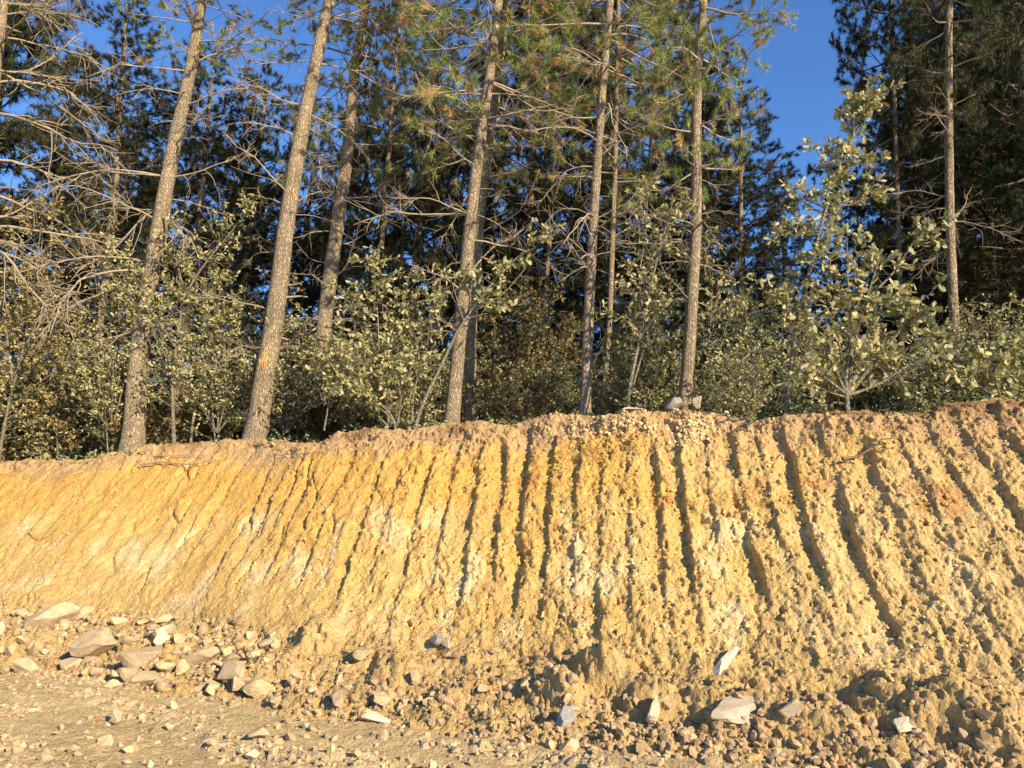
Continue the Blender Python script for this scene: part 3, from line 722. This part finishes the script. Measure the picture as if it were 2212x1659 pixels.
CR_HI = [crown_meshes(600 + i, 0, 8.5, 2.4, TF_NEAR, 0.62, 4.2, .95, brown=[.2, .06, .08][i], tone=2.4)[:2] + (8.5,) for i in range(3)]  # same greens brightened by tone: sunlight put into the needle colour
CR_LO = [crown_meshes(620 + i, 0, 10.5, 2.9, TF_FAR, 0.58, 4.6, 1.0, brown=.06, tone=.5, wm=M_LIMB_SHADE)[:2] + (10.5,) for i in range(3)]  # same greens dimmed by tone: deep shade painted into needles and limbs

FRONT = "front row pines"
T = {}
T[1] = pine([(286, 974), (301, 762), (321, 625), (345, 488), (372, 330), (408, 171), (437, 0)], 13.4, 43, 15, "leaning pine with a thick pale trunk and long crooked dead branches, beside a forked sapling", 1, CR_HI[0], 8.2, 34, 2.2, 8.8, (.8, 2.4), .35, crown_scale=.8)
T[2] = pine([(553, 940), (569, 831), (587, 728), (602, 625), (618, 488), (633, 394), (660, 240), (703, 34), (712, 0)], 12.6, 46, 15, "stout bent pine with an orange bark wound low on its trunk", 2, CR_HI[2], 8.4, 26, 1.5, 8.5, (.7, 1.9), .1)
T[3] = pine([(678, 945), (700, 694), (728, 488), (749, 343), (768, 137), (785, 51), (792, 0)], 14.2, 39, 16, "pine with a blackish shaded base, next to the bark-wounded pine", 3, CR_HI[1], 6.6, 26, 2.0, 8.0, (.7, 1.9))
T[4] = pine([(975, 915), (996, 694), (1015, 488), (1032, 343), (1057, 171), (1071, 51), (1077, 0)], 11.6, 34, 14.5, "straight pale pine with a sapling leaning across its foot", 4, CR_HI[0], 5.4, 30, 1.8, 7.5, (.6, 1.9))
T[5] = pine([(1017, 905), (1017, 694), (1040, 430), (1062, 290), (1078, 154), (1095, 0)], 13.2, 29, 15, "darker pine standing close behind the pale one with the leaning sapling", 5, CR_HI[1], 6.0, 14, 2.5, 7.5)
T[6] = pine([(1264, 897), (1271, 694), (1281, 488), (1303, 171), (1318, 0)], 10.9, 25, 14, "slender straight pine with a pale flaky trunk bare of leaves to high up", 6, CR_HI[2], 5.9, 24, 2.0, 7.2, (.5, 1.7))
T[7] = pine([(1302, 880), (1316, 711), (1324, 500), (1329, 343), (1333, 150), (1336, 0)], 15.0, 14, 15, "thin pine just behind the slender flaky-barked one", 7, CR_HI[0], 6.0, 10, 2.0, 7.0)
T[8] = pine([(1480, 868), (1492, 694), (1504, 488), (1504, 343), (1506, 171), (1517, 51), (1520, 0)], 11.4, 30, 14, "upright pine rising behind the boulders with a full green crown", 8, CR_HI[1], 4.6, 22, 2.0, 5.6, (.5, 1.5), .3, crown_scale=.74)
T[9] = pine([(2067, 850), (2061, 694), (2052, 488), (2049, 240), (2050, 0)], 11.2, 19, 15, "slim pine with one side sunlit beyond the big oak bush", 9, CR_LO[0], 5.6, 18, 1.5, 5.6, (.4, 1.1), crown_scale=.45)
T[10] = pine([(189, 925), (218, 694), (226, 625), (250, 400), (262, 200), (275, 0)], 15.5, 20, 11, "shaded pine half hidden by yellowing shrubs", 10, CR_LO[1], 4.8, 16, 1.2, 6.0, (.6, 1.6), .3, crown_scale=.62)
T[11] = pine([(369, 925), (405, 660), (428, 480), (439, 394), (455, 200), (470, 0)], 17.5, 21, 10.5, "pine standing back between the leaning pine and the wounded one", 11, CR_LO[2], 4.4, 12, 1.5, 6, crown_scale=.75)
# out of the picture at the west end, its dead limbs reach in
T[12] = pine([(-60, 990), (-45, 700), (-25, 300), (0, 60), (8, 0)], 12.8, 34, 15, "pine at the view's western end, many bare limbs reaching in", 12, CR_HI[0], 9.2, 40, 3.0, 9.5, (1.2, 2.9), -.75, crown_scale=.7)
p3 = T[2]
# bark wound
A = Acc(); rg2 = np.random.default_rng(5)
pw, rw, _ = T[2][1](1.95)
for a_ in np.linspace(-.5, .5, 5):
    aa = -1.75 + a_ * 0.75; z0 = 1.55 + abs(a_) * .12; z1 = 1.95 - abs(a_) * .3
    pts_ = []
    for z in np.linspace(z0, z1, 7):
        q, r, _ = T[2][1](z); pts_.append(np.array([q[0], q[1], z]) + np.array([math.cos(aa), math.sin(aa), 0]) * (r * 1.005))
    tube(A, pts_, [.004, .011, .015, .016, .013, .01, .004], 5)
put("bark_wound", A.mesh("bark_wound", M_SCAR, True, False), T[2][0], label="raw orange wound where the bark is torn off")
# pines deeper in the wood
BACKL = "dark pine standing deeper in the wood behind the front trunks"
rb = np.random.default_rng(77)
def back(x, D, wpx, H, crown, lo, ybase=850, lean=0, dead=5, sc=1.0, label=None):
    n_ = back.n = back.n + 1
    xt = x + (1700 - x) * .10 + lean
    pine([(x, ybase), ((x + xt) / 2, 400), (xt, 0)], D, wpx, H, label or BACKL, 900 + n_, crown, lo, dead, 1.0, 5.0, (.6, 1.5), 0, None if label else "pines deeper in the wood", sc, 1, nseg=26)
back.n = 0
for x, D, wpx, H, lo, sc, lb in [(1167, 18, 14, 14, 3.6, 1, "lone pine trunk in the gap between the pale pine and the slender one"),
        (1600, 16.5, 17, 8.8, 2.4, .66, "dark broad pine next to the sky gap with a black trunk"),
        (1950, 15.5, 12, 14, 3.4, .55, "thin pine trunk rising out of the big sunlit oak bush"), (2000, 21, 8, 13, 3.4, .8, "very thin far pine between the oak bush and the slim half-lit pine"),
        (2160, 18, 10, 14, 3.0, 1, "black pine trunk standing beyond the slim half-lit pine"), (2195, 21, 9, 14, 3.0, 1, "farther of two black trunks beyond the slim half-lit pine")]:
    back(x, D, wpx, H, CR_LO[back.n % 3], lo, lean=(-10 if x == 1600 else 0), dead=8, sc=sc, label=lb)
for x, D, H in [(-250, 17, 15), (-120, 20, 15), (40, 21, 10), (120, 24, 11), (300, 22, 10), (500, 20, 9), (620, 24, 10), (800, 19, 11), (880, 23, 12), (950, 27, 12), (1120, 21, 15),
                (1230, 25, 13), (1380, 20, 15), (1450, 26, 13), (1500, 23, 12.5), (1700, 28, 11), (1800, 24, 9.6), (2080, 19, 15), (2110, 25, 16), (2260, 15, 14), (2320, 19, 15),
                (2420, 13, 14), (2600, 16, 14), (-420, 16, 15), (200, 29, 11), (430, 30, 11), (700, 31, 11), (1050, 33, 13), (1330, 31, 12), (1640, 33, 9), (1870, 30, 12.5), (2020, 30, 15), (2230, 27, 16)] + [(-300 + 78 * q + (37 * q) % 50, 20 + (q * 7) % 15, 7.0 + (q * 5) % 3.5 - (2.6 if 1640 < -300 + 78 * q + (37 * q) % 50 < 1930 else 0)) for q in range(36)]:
    back(x, D, 0.26 / D * FPX, H * rb.uniform(.93, 1.05) * (1.3 if x < 1300 else 1.15 if x < 1600 or x > 1920 else 1), CR_LO[rb.integers(3)], rb.uniform(1.8, 3.4) * (.45 if H < 12 else 1), lean=rb.uniform(-25, 25), dead=int(rb.integers(3, 8)), sc=max(.7, H / 15))

# ------------------------------------------------------------------ oak saplings and bushes
half = np.array([(0, 0), (.05, .10), (.17, .20), (.09, .29), (.25, .42), (.13, .50), (.29, .64), (.15, .71), (.20, .86), (.07, .90), (0, 1)])
outl = np.vstack([half, half[-2:0:-1] * np.array([-1, 1])])
OAK_V = np.vstack([[(0, 0, .48)], np.stack([outl[:, 0], -np.abs(outl[:, 0]) * .35 + .05 * np.sin(outl[:, 1] * 3), outl[:, 1]], 1)])
no = len(outl); OAK_F = np.stack([np.zeros(no, int), 1 + np.arange(no), 1 + (np.arange(no) + 1) % no], 1)
SIM = np.array([(0, 0, 0), (.24, -.06, .35), (.2, -.05, .7), (0, .03, 1), (-.2, -.05, .7), (-.24, -.06, .35)]); SIM_F = np.array([(0, 1, 2), (0, 2, 3), (0, 3, 4), (0, 4, 5)])
h2 = half[[0, 2, 3, 4, 5, 6, 7, 8, 10]]; o2 = np.vstack([h2, h2[-2:0:-1] * np.array([-1, 1])]); n2_ = len(o2)
OAK2 = (np.vstack([[(0, 0, .48)], np.stack([o2[:, 0], -np.abs(o2[:, 0]) * .35 + .05 * np.sin(o2[:, 1] * 3), o2[:, 1]], 1)]), np.stack([np.zeros(n2_, int), 1 + np.arange(n2_), 1 + (np.arange(n2_) + 1) % n2_], 1))
PALETTES = {'oak': [(.42, .38, .18), (.32, .32, .13), (.47, .42, .23), (.22, .25, .08), (.38, .38, .21), (.48, .39, .17)],
            'yellow': [(.46, .37, .15), (.36, .33, .14), (.48, .33, .11), (.31, .30, .13), (.42, .36, .19)],
            'rust': [(.20, .17, .07), (.26, .16, .05), (.13, .14, .06), (.17, .17, .08), (.30, .20, .06)],
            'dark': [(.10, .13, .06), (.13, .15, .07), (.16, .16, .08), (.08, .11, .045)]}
def add_leaves(acc, P, Ax, size, rng, pal, tmpl=(OAK_V, OAK_F)):
    P = np.asarray(P); v, f = tmpl; n = len(P); ax = unit(Ax)
    nrm_ = unit(np.array([.15, -.45, .75]) + rng.normal(0, .75, (n, 3)))       # blades turned to the light
    x = unit(np.cross(nrm_, ax)); y = np.cross(ax, x); R = np.stack([x, y, ax], -1)
    sc = size * rng.uniform(.55, 1.25, n)
    vv = np.einsum('nij,vj->nvi', R, v) * sc[:, None, None] + P[:, None]
    pc = np.array(PALETTES[pal]); c = pc[rng.integers(0, len(pc), n)] * rng.uniform(.75, 1.25, (n, 1))
    acc.add(vv.reshape(-1, 3), (f[None] + (np.arange(n) * len(v))[:, None, None]).reshape(-1, 3), None, np.repeat(c, len(v), 0))
def sapling(name, label, cat, stems, rad, seed, pal='oak', size=0.10, twigs=9, tl=(.25, .7), leaves=7, start=.3, side=None, tmpl=OAK2, group=None, upw=.35, build=True, fork=.5, flat=.6):
    rng = np.random.default_rng(seed); W, P, Ax = Acc(), [], []
    stems = [np.asarray(s, float) for s in stems]; b0 = stems[0][0].copy()
    for s, r in zip(stems, rad):
        m = resample(s - b0, 16); tube(W, m, np.linspace(r, max(.004, r * .22), 16), 7)
        Ls = np.linalg.norm(np.diff(m, axis=0), axis=1).sum()
        for q in range(int(twigs * 1.35 * Ls)):
            t = start + (1 - start) * rng.random(); f = t * 15; i = min(14, int(f)); a = m[i] + (m[i + 1] - m[i]) * (f - i); td = unit(m[i + 1] - m[i])
            az = rng.uniform(0, 6.28); d = np.array([math.cos(az), flat * math.sin(az), rng.uniform(-.1, upw * 2)]) + td * .35
            L = rng.uniform(*tl) * (1.15 - .6 * t)
            tw = curve(a, d, L, 6, rng, .17, (0, 0, .15)); tube(W, tw, np.linspace(max(.0035, r * .22), .0022, 6), 4, cap=False)
            ends = [tw]
            for z in range(2 if rng.random() < fork else 1):
                k_ = rng.integers(2, 5); t2 = curve(tw[k_], unit(tw[-1] - tw[0]) + rng.normal(0, .55, 3), L * rng.uniform(.3, .6), 4, rng, .2); tube(W, t2, np.linspace(.003, .0018, 4), 3, cap=False); ends.append(t2)
            for e in ends:
                for z in range(int(leaves * rng.uniform(.5, 1.4))):
                    tpos = 1 - .75 * rng.random() ** 1.6; f = tpos * (len(e) - 1); i = min(len(e) - 2, int(f))
                    P.append(e[i] + (e[i + 1] - e[i]) * (f - i)); Ax.append(unit(e[-1] - e[0]) * .5 + rng.normal(0, .6, 3) + np.array([0, 0, -.15]))
        for z in range(leaves): P.append(m[-1]); Ax.append(rng.normal(0, .7, 3) + np.array([0, 0, .5]))
    LV = Acc(); add_leaves(LV, P, Ax, size, rng, pal, tmpl)
    wm, lm = W.mesh("stem", M_OAKBARK, True, False), LV.mesh("foliage", M_LEAF)
    if not build: return wm, lm
    e = put(name, None, None, b0, label=label, cat=cat, group=group); put("stem", wm, e); put("foliage", lm, e)
    return e
def S(D, *pp):
    """a stem through pixels at distance D, rooted in the ground there"""
    P = [at_y(x, y, D) for x, y in pp]; P[0][2] = min(P[0][2], floor_z(P[0][0], D) - .05); return np.array(P)
def Sf(D, *pp): return np.array([at_y(x, y, D) for x, y in pp])
lipD = lambda x: float(np.interp(at_y(x, 900, 10.5)[0], Cp[:, 0], Cp[:, 1]))
D = lipD(380) + .9
sapling("oak_sapling", "grey-stemmed forked oak sapling between the leaning and the wounded pine", "oak sapling",
        [S(D, (380, 945), (372, 830), (378, 760), (392, 700), (390, 640), (393, 600), (370, 540)), Sf(D, (391, 655), (415, 610), (450, 560), (500, 500), (545, 440)), Sf(D, (378, 750), (340, 690), (300, 640)), Sf(D, (393, 610), (375, 540), (400, 480)), Sf(D, (376, 800), (330, 720), (262, 610), (230, 540))],
        [.038, .024, .018, .02, .016], 1001, 'oak', .085, 11, (.3, .85), 7, .2)
sapling("oak_sapling", "crooked oak sapling bowing toward the wounded pine's trunk", "oak sapling",
        [S(D + .3, (412, 945), (420, 880), (450, 820), (490, 760), (530, 690), (560, 640)), Sf(D + .3, (450, 820), (480, 740), (470, 660), (480, 590))], [.032, .02], 1002, 'oak', .08, 10, (.3, .8), 7, .25)
sapling("oak_sapling", "thin whippy sapling in the gap right behind the forked one", "oak sapling", [S(D + 1.3, (315, 940), (325, 860), (350, 800), (352, 700), (330, 560)), Sf(D + 1.3, (322, 880), (372, 800), (400, 690))], [.02, .016], 1003, 'oak', .075, 9, (.3, .8), 7, .3)
D = lipD(30) + .8
sapling("yellowing_shrub", "yellowing thin-leaved shrub with tall whippy stems, at the bank's low end", "shrub",
        [S(D, (0, 960), (22, 850), (45, 780), (60, 700), (80, 560), (95, 440)), Sf(D, (28, 830), (12, 700), (30, 580), (45, 470)), Sf(D, (0, 960), (-30, 800), (-20, 640)), Sf(D, (45, 780), (90, 690), (110, 600), (150, 520))], [.03, .02, .02, .018], 1004, 'yellow', .065, 15, (.3, .9), 9, .1, tmpl=(SIM, SIM_F))
sapling("yellowing_shrub", "bushy yellow-green shrub spreading at the foot of the shaded pine", "shrub",
        [S(D + .6, (130, 975), (120, 860), (150, 760), (190, 680)), Sf(D + .6, (128, 940), (70, 860), (30, 800)), Sf(D + .6, (125, 900), (180, 830), (235, 770)), Sf(D + .6, (130, 970), (90, 800), (70, 660))], [.02, .016, .016, .016], 1005, 'yellow', .065, 17, (.3, .8), 9, .1, tmpl=(SIM, SIM_F))
sapling("yellowing_shrub", "sparse tall shrub with mixed yellow leaves, behind the shaded pine", "shrub",
        [S(D + 2.2, (210, 950), (190, 800), (215, 640), (230, 500)), Sf(D + 2.2, (200, 850), (260, 740), (290, 620), (300, 540))], [.022, .018], 1006, 'oak', .08, 13, (.4, 1.0), 8, .2)
for q_, (xx, lb) in enumerate([(240, "dusty leafy oak thicket spreading right across the leaning pine's foot"), (470, "pale dusty oak thicket low between forked sapling and wounded pine"), (618, "sunlit oak thicket between the wounded pine and the blackish-based one"), (95, "straggly yellowing thicket of thin twigs by the low end of the bank")]):
    Dq = lipD(xx) + 1.0 + .35 * q_
    sapling("oak_thicket", lb, "thicket", [S(Dq, (xx, 950), (xx - 15, 850), (xx - 40, 740)), Sf(Dq, (xx, 935), (xx + 30, 820), (xx + 25, 700)), Sf(Dq, (xx, 935), (xx - 60, 840), (xx - 95, 760)), Sf(Dq, (xx, 935), (xx + 65, 850), (xx + 100, 760)), Sf(Dq, (xx, 935), (xx + 5, 780), (xx - 10, 620))],
            [.016] * 5, 1030 + q_, 'yellow' if xx == 95 else 'oak', .062, 17, (.3, .95), 9, .1, tmpl=(SIM, SIM_F))
D = lipD(820) + .9
sapling("oak_bush", "broad pale-leaved oak bush filling the gap beside the blackish-based pine", "oak bush",
        [S(D, (840, 935), (800, 850), (770, 760), (760, 640)), Sf(D, (840, 925), (850, 800), (870, 700), (880, 610)), Sf(D, (842, 925), (790, 870), (735, 800), (715, 720)), Sf(D, (842, 920), (900, 830), (925, 740), (930, 650)), Sf(D, (841, 922), (820, 780), (815, 660), (800, 560))],
        [.02, .02, .018, .018, .02], 1007, 'oak', .085, 15, (.3, .85), 8, .12)
sapling("oak_sapling", "oak sapling leaning far across the straight pale pine", "oak sapling",
        [S(D - .1, (893, 915), (905, 880), (930, 840), (960, 775), (1000, 690), (1035, 650), (1080, 590), (1130, 545), (1190, 492)), Sf(D - .1, (890, 912), (893, 850), (905, 805), (940, 770)), Sf(D - .1, (1000, 690), (985, 640), (970, 590)), Sf(D - .1, (1000, 690), (1060, 675), (1110, 660))],
        [.034, .018, .012, .012], 1008, 'oak', .10, 5, (.25, .6), 7, .55)
sapling("oak_bush", "low oak scrub with bare grey twigs at the edge beneath the pale bush", "oak bush",
        [S(D - .2, (860, 935), (850, 900), (800, 850), (720, 795)), Sf(D - .2, (858, 920), (868, 860), (850, 800)), Sf(D - .2, (855, 915), (820, 880), (775, 870)), Sf(D - .2, (700, 930), (712, 860), (735, 800))], [.02, .014, .014, .016], 1009, 'oak', .09, 9, (.2, .5), 5, .3)
D = 15.0
sapling("oak_bush", "dim rusty-leaved bush in the shade between the pale and slender pines", "oak bush",
        [S(D, (1130, 905), (1110, 760), (1090, 650)), Sf(D, (1130, 890), (1160, 750), (1180, 640)), Sf(D, (1130, 890), (1060, 780), (1045, 690)), Sf(D, (1130, 890), (1210, 790), (1240, 700)), Sf(D, (1130, 890), (1130, 760), (1135, 640))], [.02] * 5, 1010, 'rust', .085, 22, (.4, 1.0), 9, .1, tmpl=(SIM, SIM_F))
D = lipD(1360) + 1.2
sapling("oak_sapling", "slim oak sapling with two upright stems between slender pine and boulders", "oak sapling",
        [S(D, (1352, 885), (1358, 840), (1372, 780), (1390, 690), (1412, 590), (1435, 500), (1455, 430)), Sf(D, (1362, 850), (1395, 740), (1420, 680), (1450, 640)), Sf(D, (1390, 690), (1380, 600), (1395, 500), (1400, 400))], [.032, .018, .016], 1011, 'oak', .08, 8, (.3, .8), 7, .35)
sapling("oak_bush", "leafy oak bush behind the two-stemmed sapling", "oak bush",
        [S(D + 1.6, (1400, 880), (1380, 760), (1370, 640)), Sf(D + 1.6, (1400, 870), (1430, 740), (1440, 620)), Sf(D + 1.6, (1400, 870), (1330, 790), (1300, 700)), Sf(D + 1.6, (1400, 870), (1465, 800), (1490, 740))], [.02] * 4, 1012, 'dark', .075, 17, (.3, .9), 8, .1)
sapling("oak_sapling", "oak sprig with pale leaves standing against the boulder-side pine", "oak sapling", [S(12.6, (1545, 885), (1530, 760), (1540, 620), (1520, 520)), Sf(12.6, (1538, 820), (1570, 700), (1590, 610))], [.02, .016], 1013, 'oak', .075, 10, (.3, .8), 6, .35)
sapling("oak_bush", "shadowy green bush between the boulder-side pine and the tall oak sapling", "oak bush",
        [S(13.2, (1610, 885), (1590, 780), (1560, 690)), Sf(13.2, (1610, 870), (1640, 760), (1650, 670)), Sf(13.2, (1610, 870), (1615, 750), (1610, 640)), Sf(13.2, (1610, 870), (1670, 800), (1700, 740)), Sf(13.2, (1610, 870), (1550, 810), (1510, 770))], [.02] * 5, 1014, 'dark', .07, 20, (.3, .85), 9, .1)
D = lipD(1700) + .8
sapling("oak_sapling", "tall oak sapling with clumped dusty leaves rising into the sky gap", "oak sapling",
        [S(D, (1697, 870), (1702, 820), (1715, 760), (1722, 700), (1740, 620), (1765, 520), (1790, 430), (1808, 370), (1828, 330), (1850, 280), (1885, 225)), Sf(D, (1790, 440), (1830, 445), (1870, 430), (1905, 420)), Sf(D, (1785, 450), (1740, 430), (1705, 415)), Sf(D, (1805, 380), (1775, 340), (1760, 320)), Sf(D, (1812, 365), (1850, 345), (1880, 350)), Sf(D, (1835, 315), (1860, 240), (1905, 200)), Sf(D, (1765, 530), (1720, 500), (1700, 490)), Sf(D, (1845, 290), (1835, 240), (1850, 215))],
        [.036, .012, .012, .01, .01, .012, .012, .010], 1015, 'oak', .088, 10, (.15, .42), 8, .32)
D = lipD(1850) + .7
sapling("oak_bush", "big sunlit oak bush with broad lobed leaves and many crossing stems", "oak bush",
        [S(D, (1830, 870), (1825, 800), (1850, 720), (1870, 650), (1900, 560)), Sf(D, (1830, 860), (1790, 760), (1780, 650), (1795, 560)), Sf(D, (1832, 855), (1890, 780), (1940, 720), (1990, 650)), Sf(D, (1832, 855), (1760, 800), (1720, 740), (1700, 660)), Sf(D, (1832, 855), (1845, 730), (1830, 600), (1830, 500)), Sf(D, (1832, 855), (1900, 830), (1960, 790), (2030, 760)), Sf(D, (1870, 650), (1930, 590), (1975, 520), (2010, 500)), Sf(D, (1832, 860), (1770, 840), (1735, 810))],
        [.03, .024, .024, .02, .022, .02, .016, .016], 1016, 'oak', .10, 9, (.25, .65), 7, .15, tmpl=(OAK_V, OAK_F))
sapling("oak_bush", "low bush of green and reddish leaves at the high end of the bank", "oak bush",
        [S(lipD(2150) + .6, (2170, 870), (2150, 820), (2140, 770)), Sf(lipD(2150) + .6, (2170, 865), (2200, 800), (2215, 740)), Sf(lipD(2150) + .6, (2170, 865), (2110, 835), (2095, 810)), Sf(lipD(2150) + .6, (2170, 865), (2240, 820), (2260, 780))], [.016] * 4, 1017, 'oak', .10, 15, (.2, .5), 7, .2)
# undergrowth behind: each bush its own, sharing a few meshes
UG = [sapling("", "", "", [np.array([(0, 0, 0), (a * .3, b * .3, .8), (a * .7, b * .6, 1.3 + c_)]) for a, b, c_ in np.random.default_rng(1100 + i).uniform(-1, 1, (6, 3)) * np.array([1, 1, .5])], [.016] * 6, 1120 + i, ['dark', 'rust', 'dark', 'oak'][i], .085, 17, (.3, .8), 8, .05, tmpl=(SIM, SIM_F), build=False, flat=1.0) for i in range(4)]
ru = np.random.default_rng(88)
FG = [sapling("", "", "", [np.array([(0, 0, 0), (a * .3, b * .3, .6), (a * .8, b * .6, 1.2 + c_)]) for a, b, c_ in np.random.default_rng(1150 + i).uniform(-1, 1, (6, 3)) * np.array([1, 1, .5])], [.012] * 6, 1160 + i, ['oak', 'yellow', 'rust'][i], .06, 19, (.3, .9), 8, .05, tmpl=(SIM, SIM_F), build=False, flat=1.0) for i in range(3)]
FGL = ["dusty fine-leaved oak scrub along the edge of the wood", "yellowing fine-leaved scrub along the edge of the wood", "rust-tinged fine-leaved scrub along the edge of the wood"]
for q in range(30):
    x = -180 + 2560 * (q + ru.uniform(.1, .9)) / 30; D_ = lipD(x) + ru.uniform(1.5, 3.4) + (1.2 if x > 1000 else 0); p = at_y(x, 890, D_); p[2] = floor_z(p[0], p[1])
    if min(abs(x - t_) for t_ in (286, 555, 685, 985, 1264, 2067)) < 42: p[1] += 2.4; p[2] = floor_z(p[0], p[1])
    i = 1 if x < 250 else (2 if ru.random() < .2 else 0)
    e = put("edge_scrub", None, None, p, (0, 0, ru.uniform(0, 6.28)), ru.uniform(.75, 1.2) * (1.15 if x < 900 else .9), label=FGL[i], cat="scrub", group=FGL[i])
    put("stem", FG[i][0], e); put("foliage", FG[i][1], e)
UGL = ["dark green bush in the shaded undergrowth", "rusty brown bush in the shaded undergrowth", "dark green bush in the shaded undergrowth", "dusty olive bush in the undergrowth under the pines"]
for r_, (D, n_) in enumerate([(14.5, 11), (16.5, 13), (19.5, 14), (23, 15), (28, 15)]):
    for q in range(n_):
        x = -250 + 2700 * (q + ru.uniform(.1, .9)) / n_; p = at_y(x, 880, D + ru.uniform(-1, 1)); p[2] = floor_z(p[0], p[1])
        if D < 16 and 1500 < x < 2100: p[1] += 2.5
        i = ru.choice(4, p=[.35, .2, .3, .15]); s_ = ru.uniform(.75, 1.25) * (1.0 + r_ * .24)
        e = put("undergrowth_bush", None, None, p, (0, 0, ru.uniform(0, 6.28)), s_, label=UGL[i], cat="bush", group=UGL[i].replace("bush", "bushes"))
        put("stem", UG[i][0], e); put("foliage", UG[i][1], e)
# low plants, litter and twigs along the edge
rl = np.random.default_rng(99)
A = Acc(); i = rl.integers(0, NU, 9000); j = rl.integers(nT + nS - 9, NS - 4, 9000)
ok = (XF[i, j] > -.1) & (XF[i, j] < 1.1) & (noise2(UU[i, j] * .9, Smet[i, j] * 1.1, 140) + .9 * smooth01(tt[j], 1.0, 1.3) + .25 * (XF[i, j] < .16) > .5); i, j = i[ok][:3800], j[ok][:3800]
P = surf[i, j] + np.stack([rl.normal(0, .02, len(i)), rl.normal(0, .02, len(i)), rl.uniform(0, .14, len(i)) * smooth01(tt[j], 1.0, 1.2)], 1)
add_leaves(A, P, rl.normal(0, 1, (len(i), 3)) * np.array([1, 1, .5]), .075, rl, 'oak', (SIM, SIM_F))
ci = A.C[-1]; green = rl.random(len(i)) < .45; gidx = np.repeat(green, len(SIM)); ci[gidx, :3] = np.array((.14, .20, .06)) * rl.uniform(.7, 1.3, (gidx.sum(), 1))
put("ground_cover", A.mesh("ground_cover", M_LEAF), kind="stuff", label="low leafy plants and fallen leaves along the bank edge", cat="ground cover")
def stick(name, label, cat, pp, r, m, seed, lift=.03, branches=3, group=None):
    rng = np.random.default_rng(seed); A = Acc(); P = []
    for x, y in pp:
        q, n_ = surf_at(x, y, .3, 1.6); P.append(q + n_ * lift)
    P = resample(np.array(P), 12) + rng.normal(0, r * .6, (12, 3)); b = P[0].copy(); P -= b
    tube(A, P, np.linspace(r, r * .35, 12), 6)
    for z in range(branches):
        k_ = rng.integers(2, 10); tube(A, curve(P[k_], P[k_ + 1] - P[k_] + rng.normal(0, .02, 3), rng.uniform(.12, .35), 6, rng, .2, (0, -.2, -.2)), np.linspace(r * .4, r * .15, 6), 4)
    put(name, A.mesh(name, m, True, False), None, b, label=label, cat=cat, group=group)
stick("dead_stick", "long bare grey branch lying across the bank edge below the leaning pine", "stick", [(300, 1005), (360, 1000), (410, 1010), (460, 1004), (480, 995)], .014, M_DEAD, 1, .05, 6)
stick("dead_stick", "thin forked stick lying on the brown lip under the forked sapling", "stick", [(330, 985), (370, 992), (420, 985), (455, 990)], .009, M_DEAD, 2, .05, 4)
stick("exposed_root", "stout torn root jutting from the brown topsoil near the high end", "root", [(1815, 1000), (1860, 985), (1910, 962), (1942, 957)], .016, M_ROOT, 3, .08, 2)
stick("exposed_root", "thin looping root hanging down a groove in the ochre earth", "root", [(800, 1040), (830, 1070), (848, 1110), (850, 1160)], .005, M_ROOT, 4, .03, 3)
stick("exposed_root", "fine straggling root creeping down the smooth orange slope", "root", [(270, 1020), (235, 1060), (200, 1110), (180, 1170)], .005, M_ROOT, 5, .02, 4)
stick("exposed_root", "dark bent root sticking out low on the smooth orange slope", "root", [(60, 1150), (75, 1165), (100, 1160), (120, 1140)], .006, M_ROOT, 6, .03, 3)
stick("exposed_root", "slim root trailing from the lip above the rust-stained grooves", "root", [(1340, 945), (1375, 965), (1400, 1000)], .006, M_ROOT, 7, .04, 3)
stick("dead_stick", "broken stick caught on the soil under the wounded pine", "stick", [(610, 985), (660, 990), (720, 978)], .009, M_DEAD, 8, .04, 3)
stick("dead_stick", "curved twig lying below the two close pines", "stick", [(900, 948), (960, 955), (1010, 945)], .007, M_DEAD, 9, .04, 4)
for n_ in range(26):
    x = rl.uniform(20, 2180); y = np.interp(x, LIP[:, 0], LIP[:, 1]) + rl.uniform(8, 75); a = rl.uniform(-.6, 1.2); l = rl.uniform(18, 60)
    stick("thin_root", "hair-thin dark rootlet dangling from the brown topsoil edge", "root", [(x, y), (x - l * .3 * a, y + l * .4), (x - l * .5 * a, y + l)], rl.uniform(.0025, .004), M_ROOT, 40 + n_, .02, 3, "thin rootlets along the bank top")
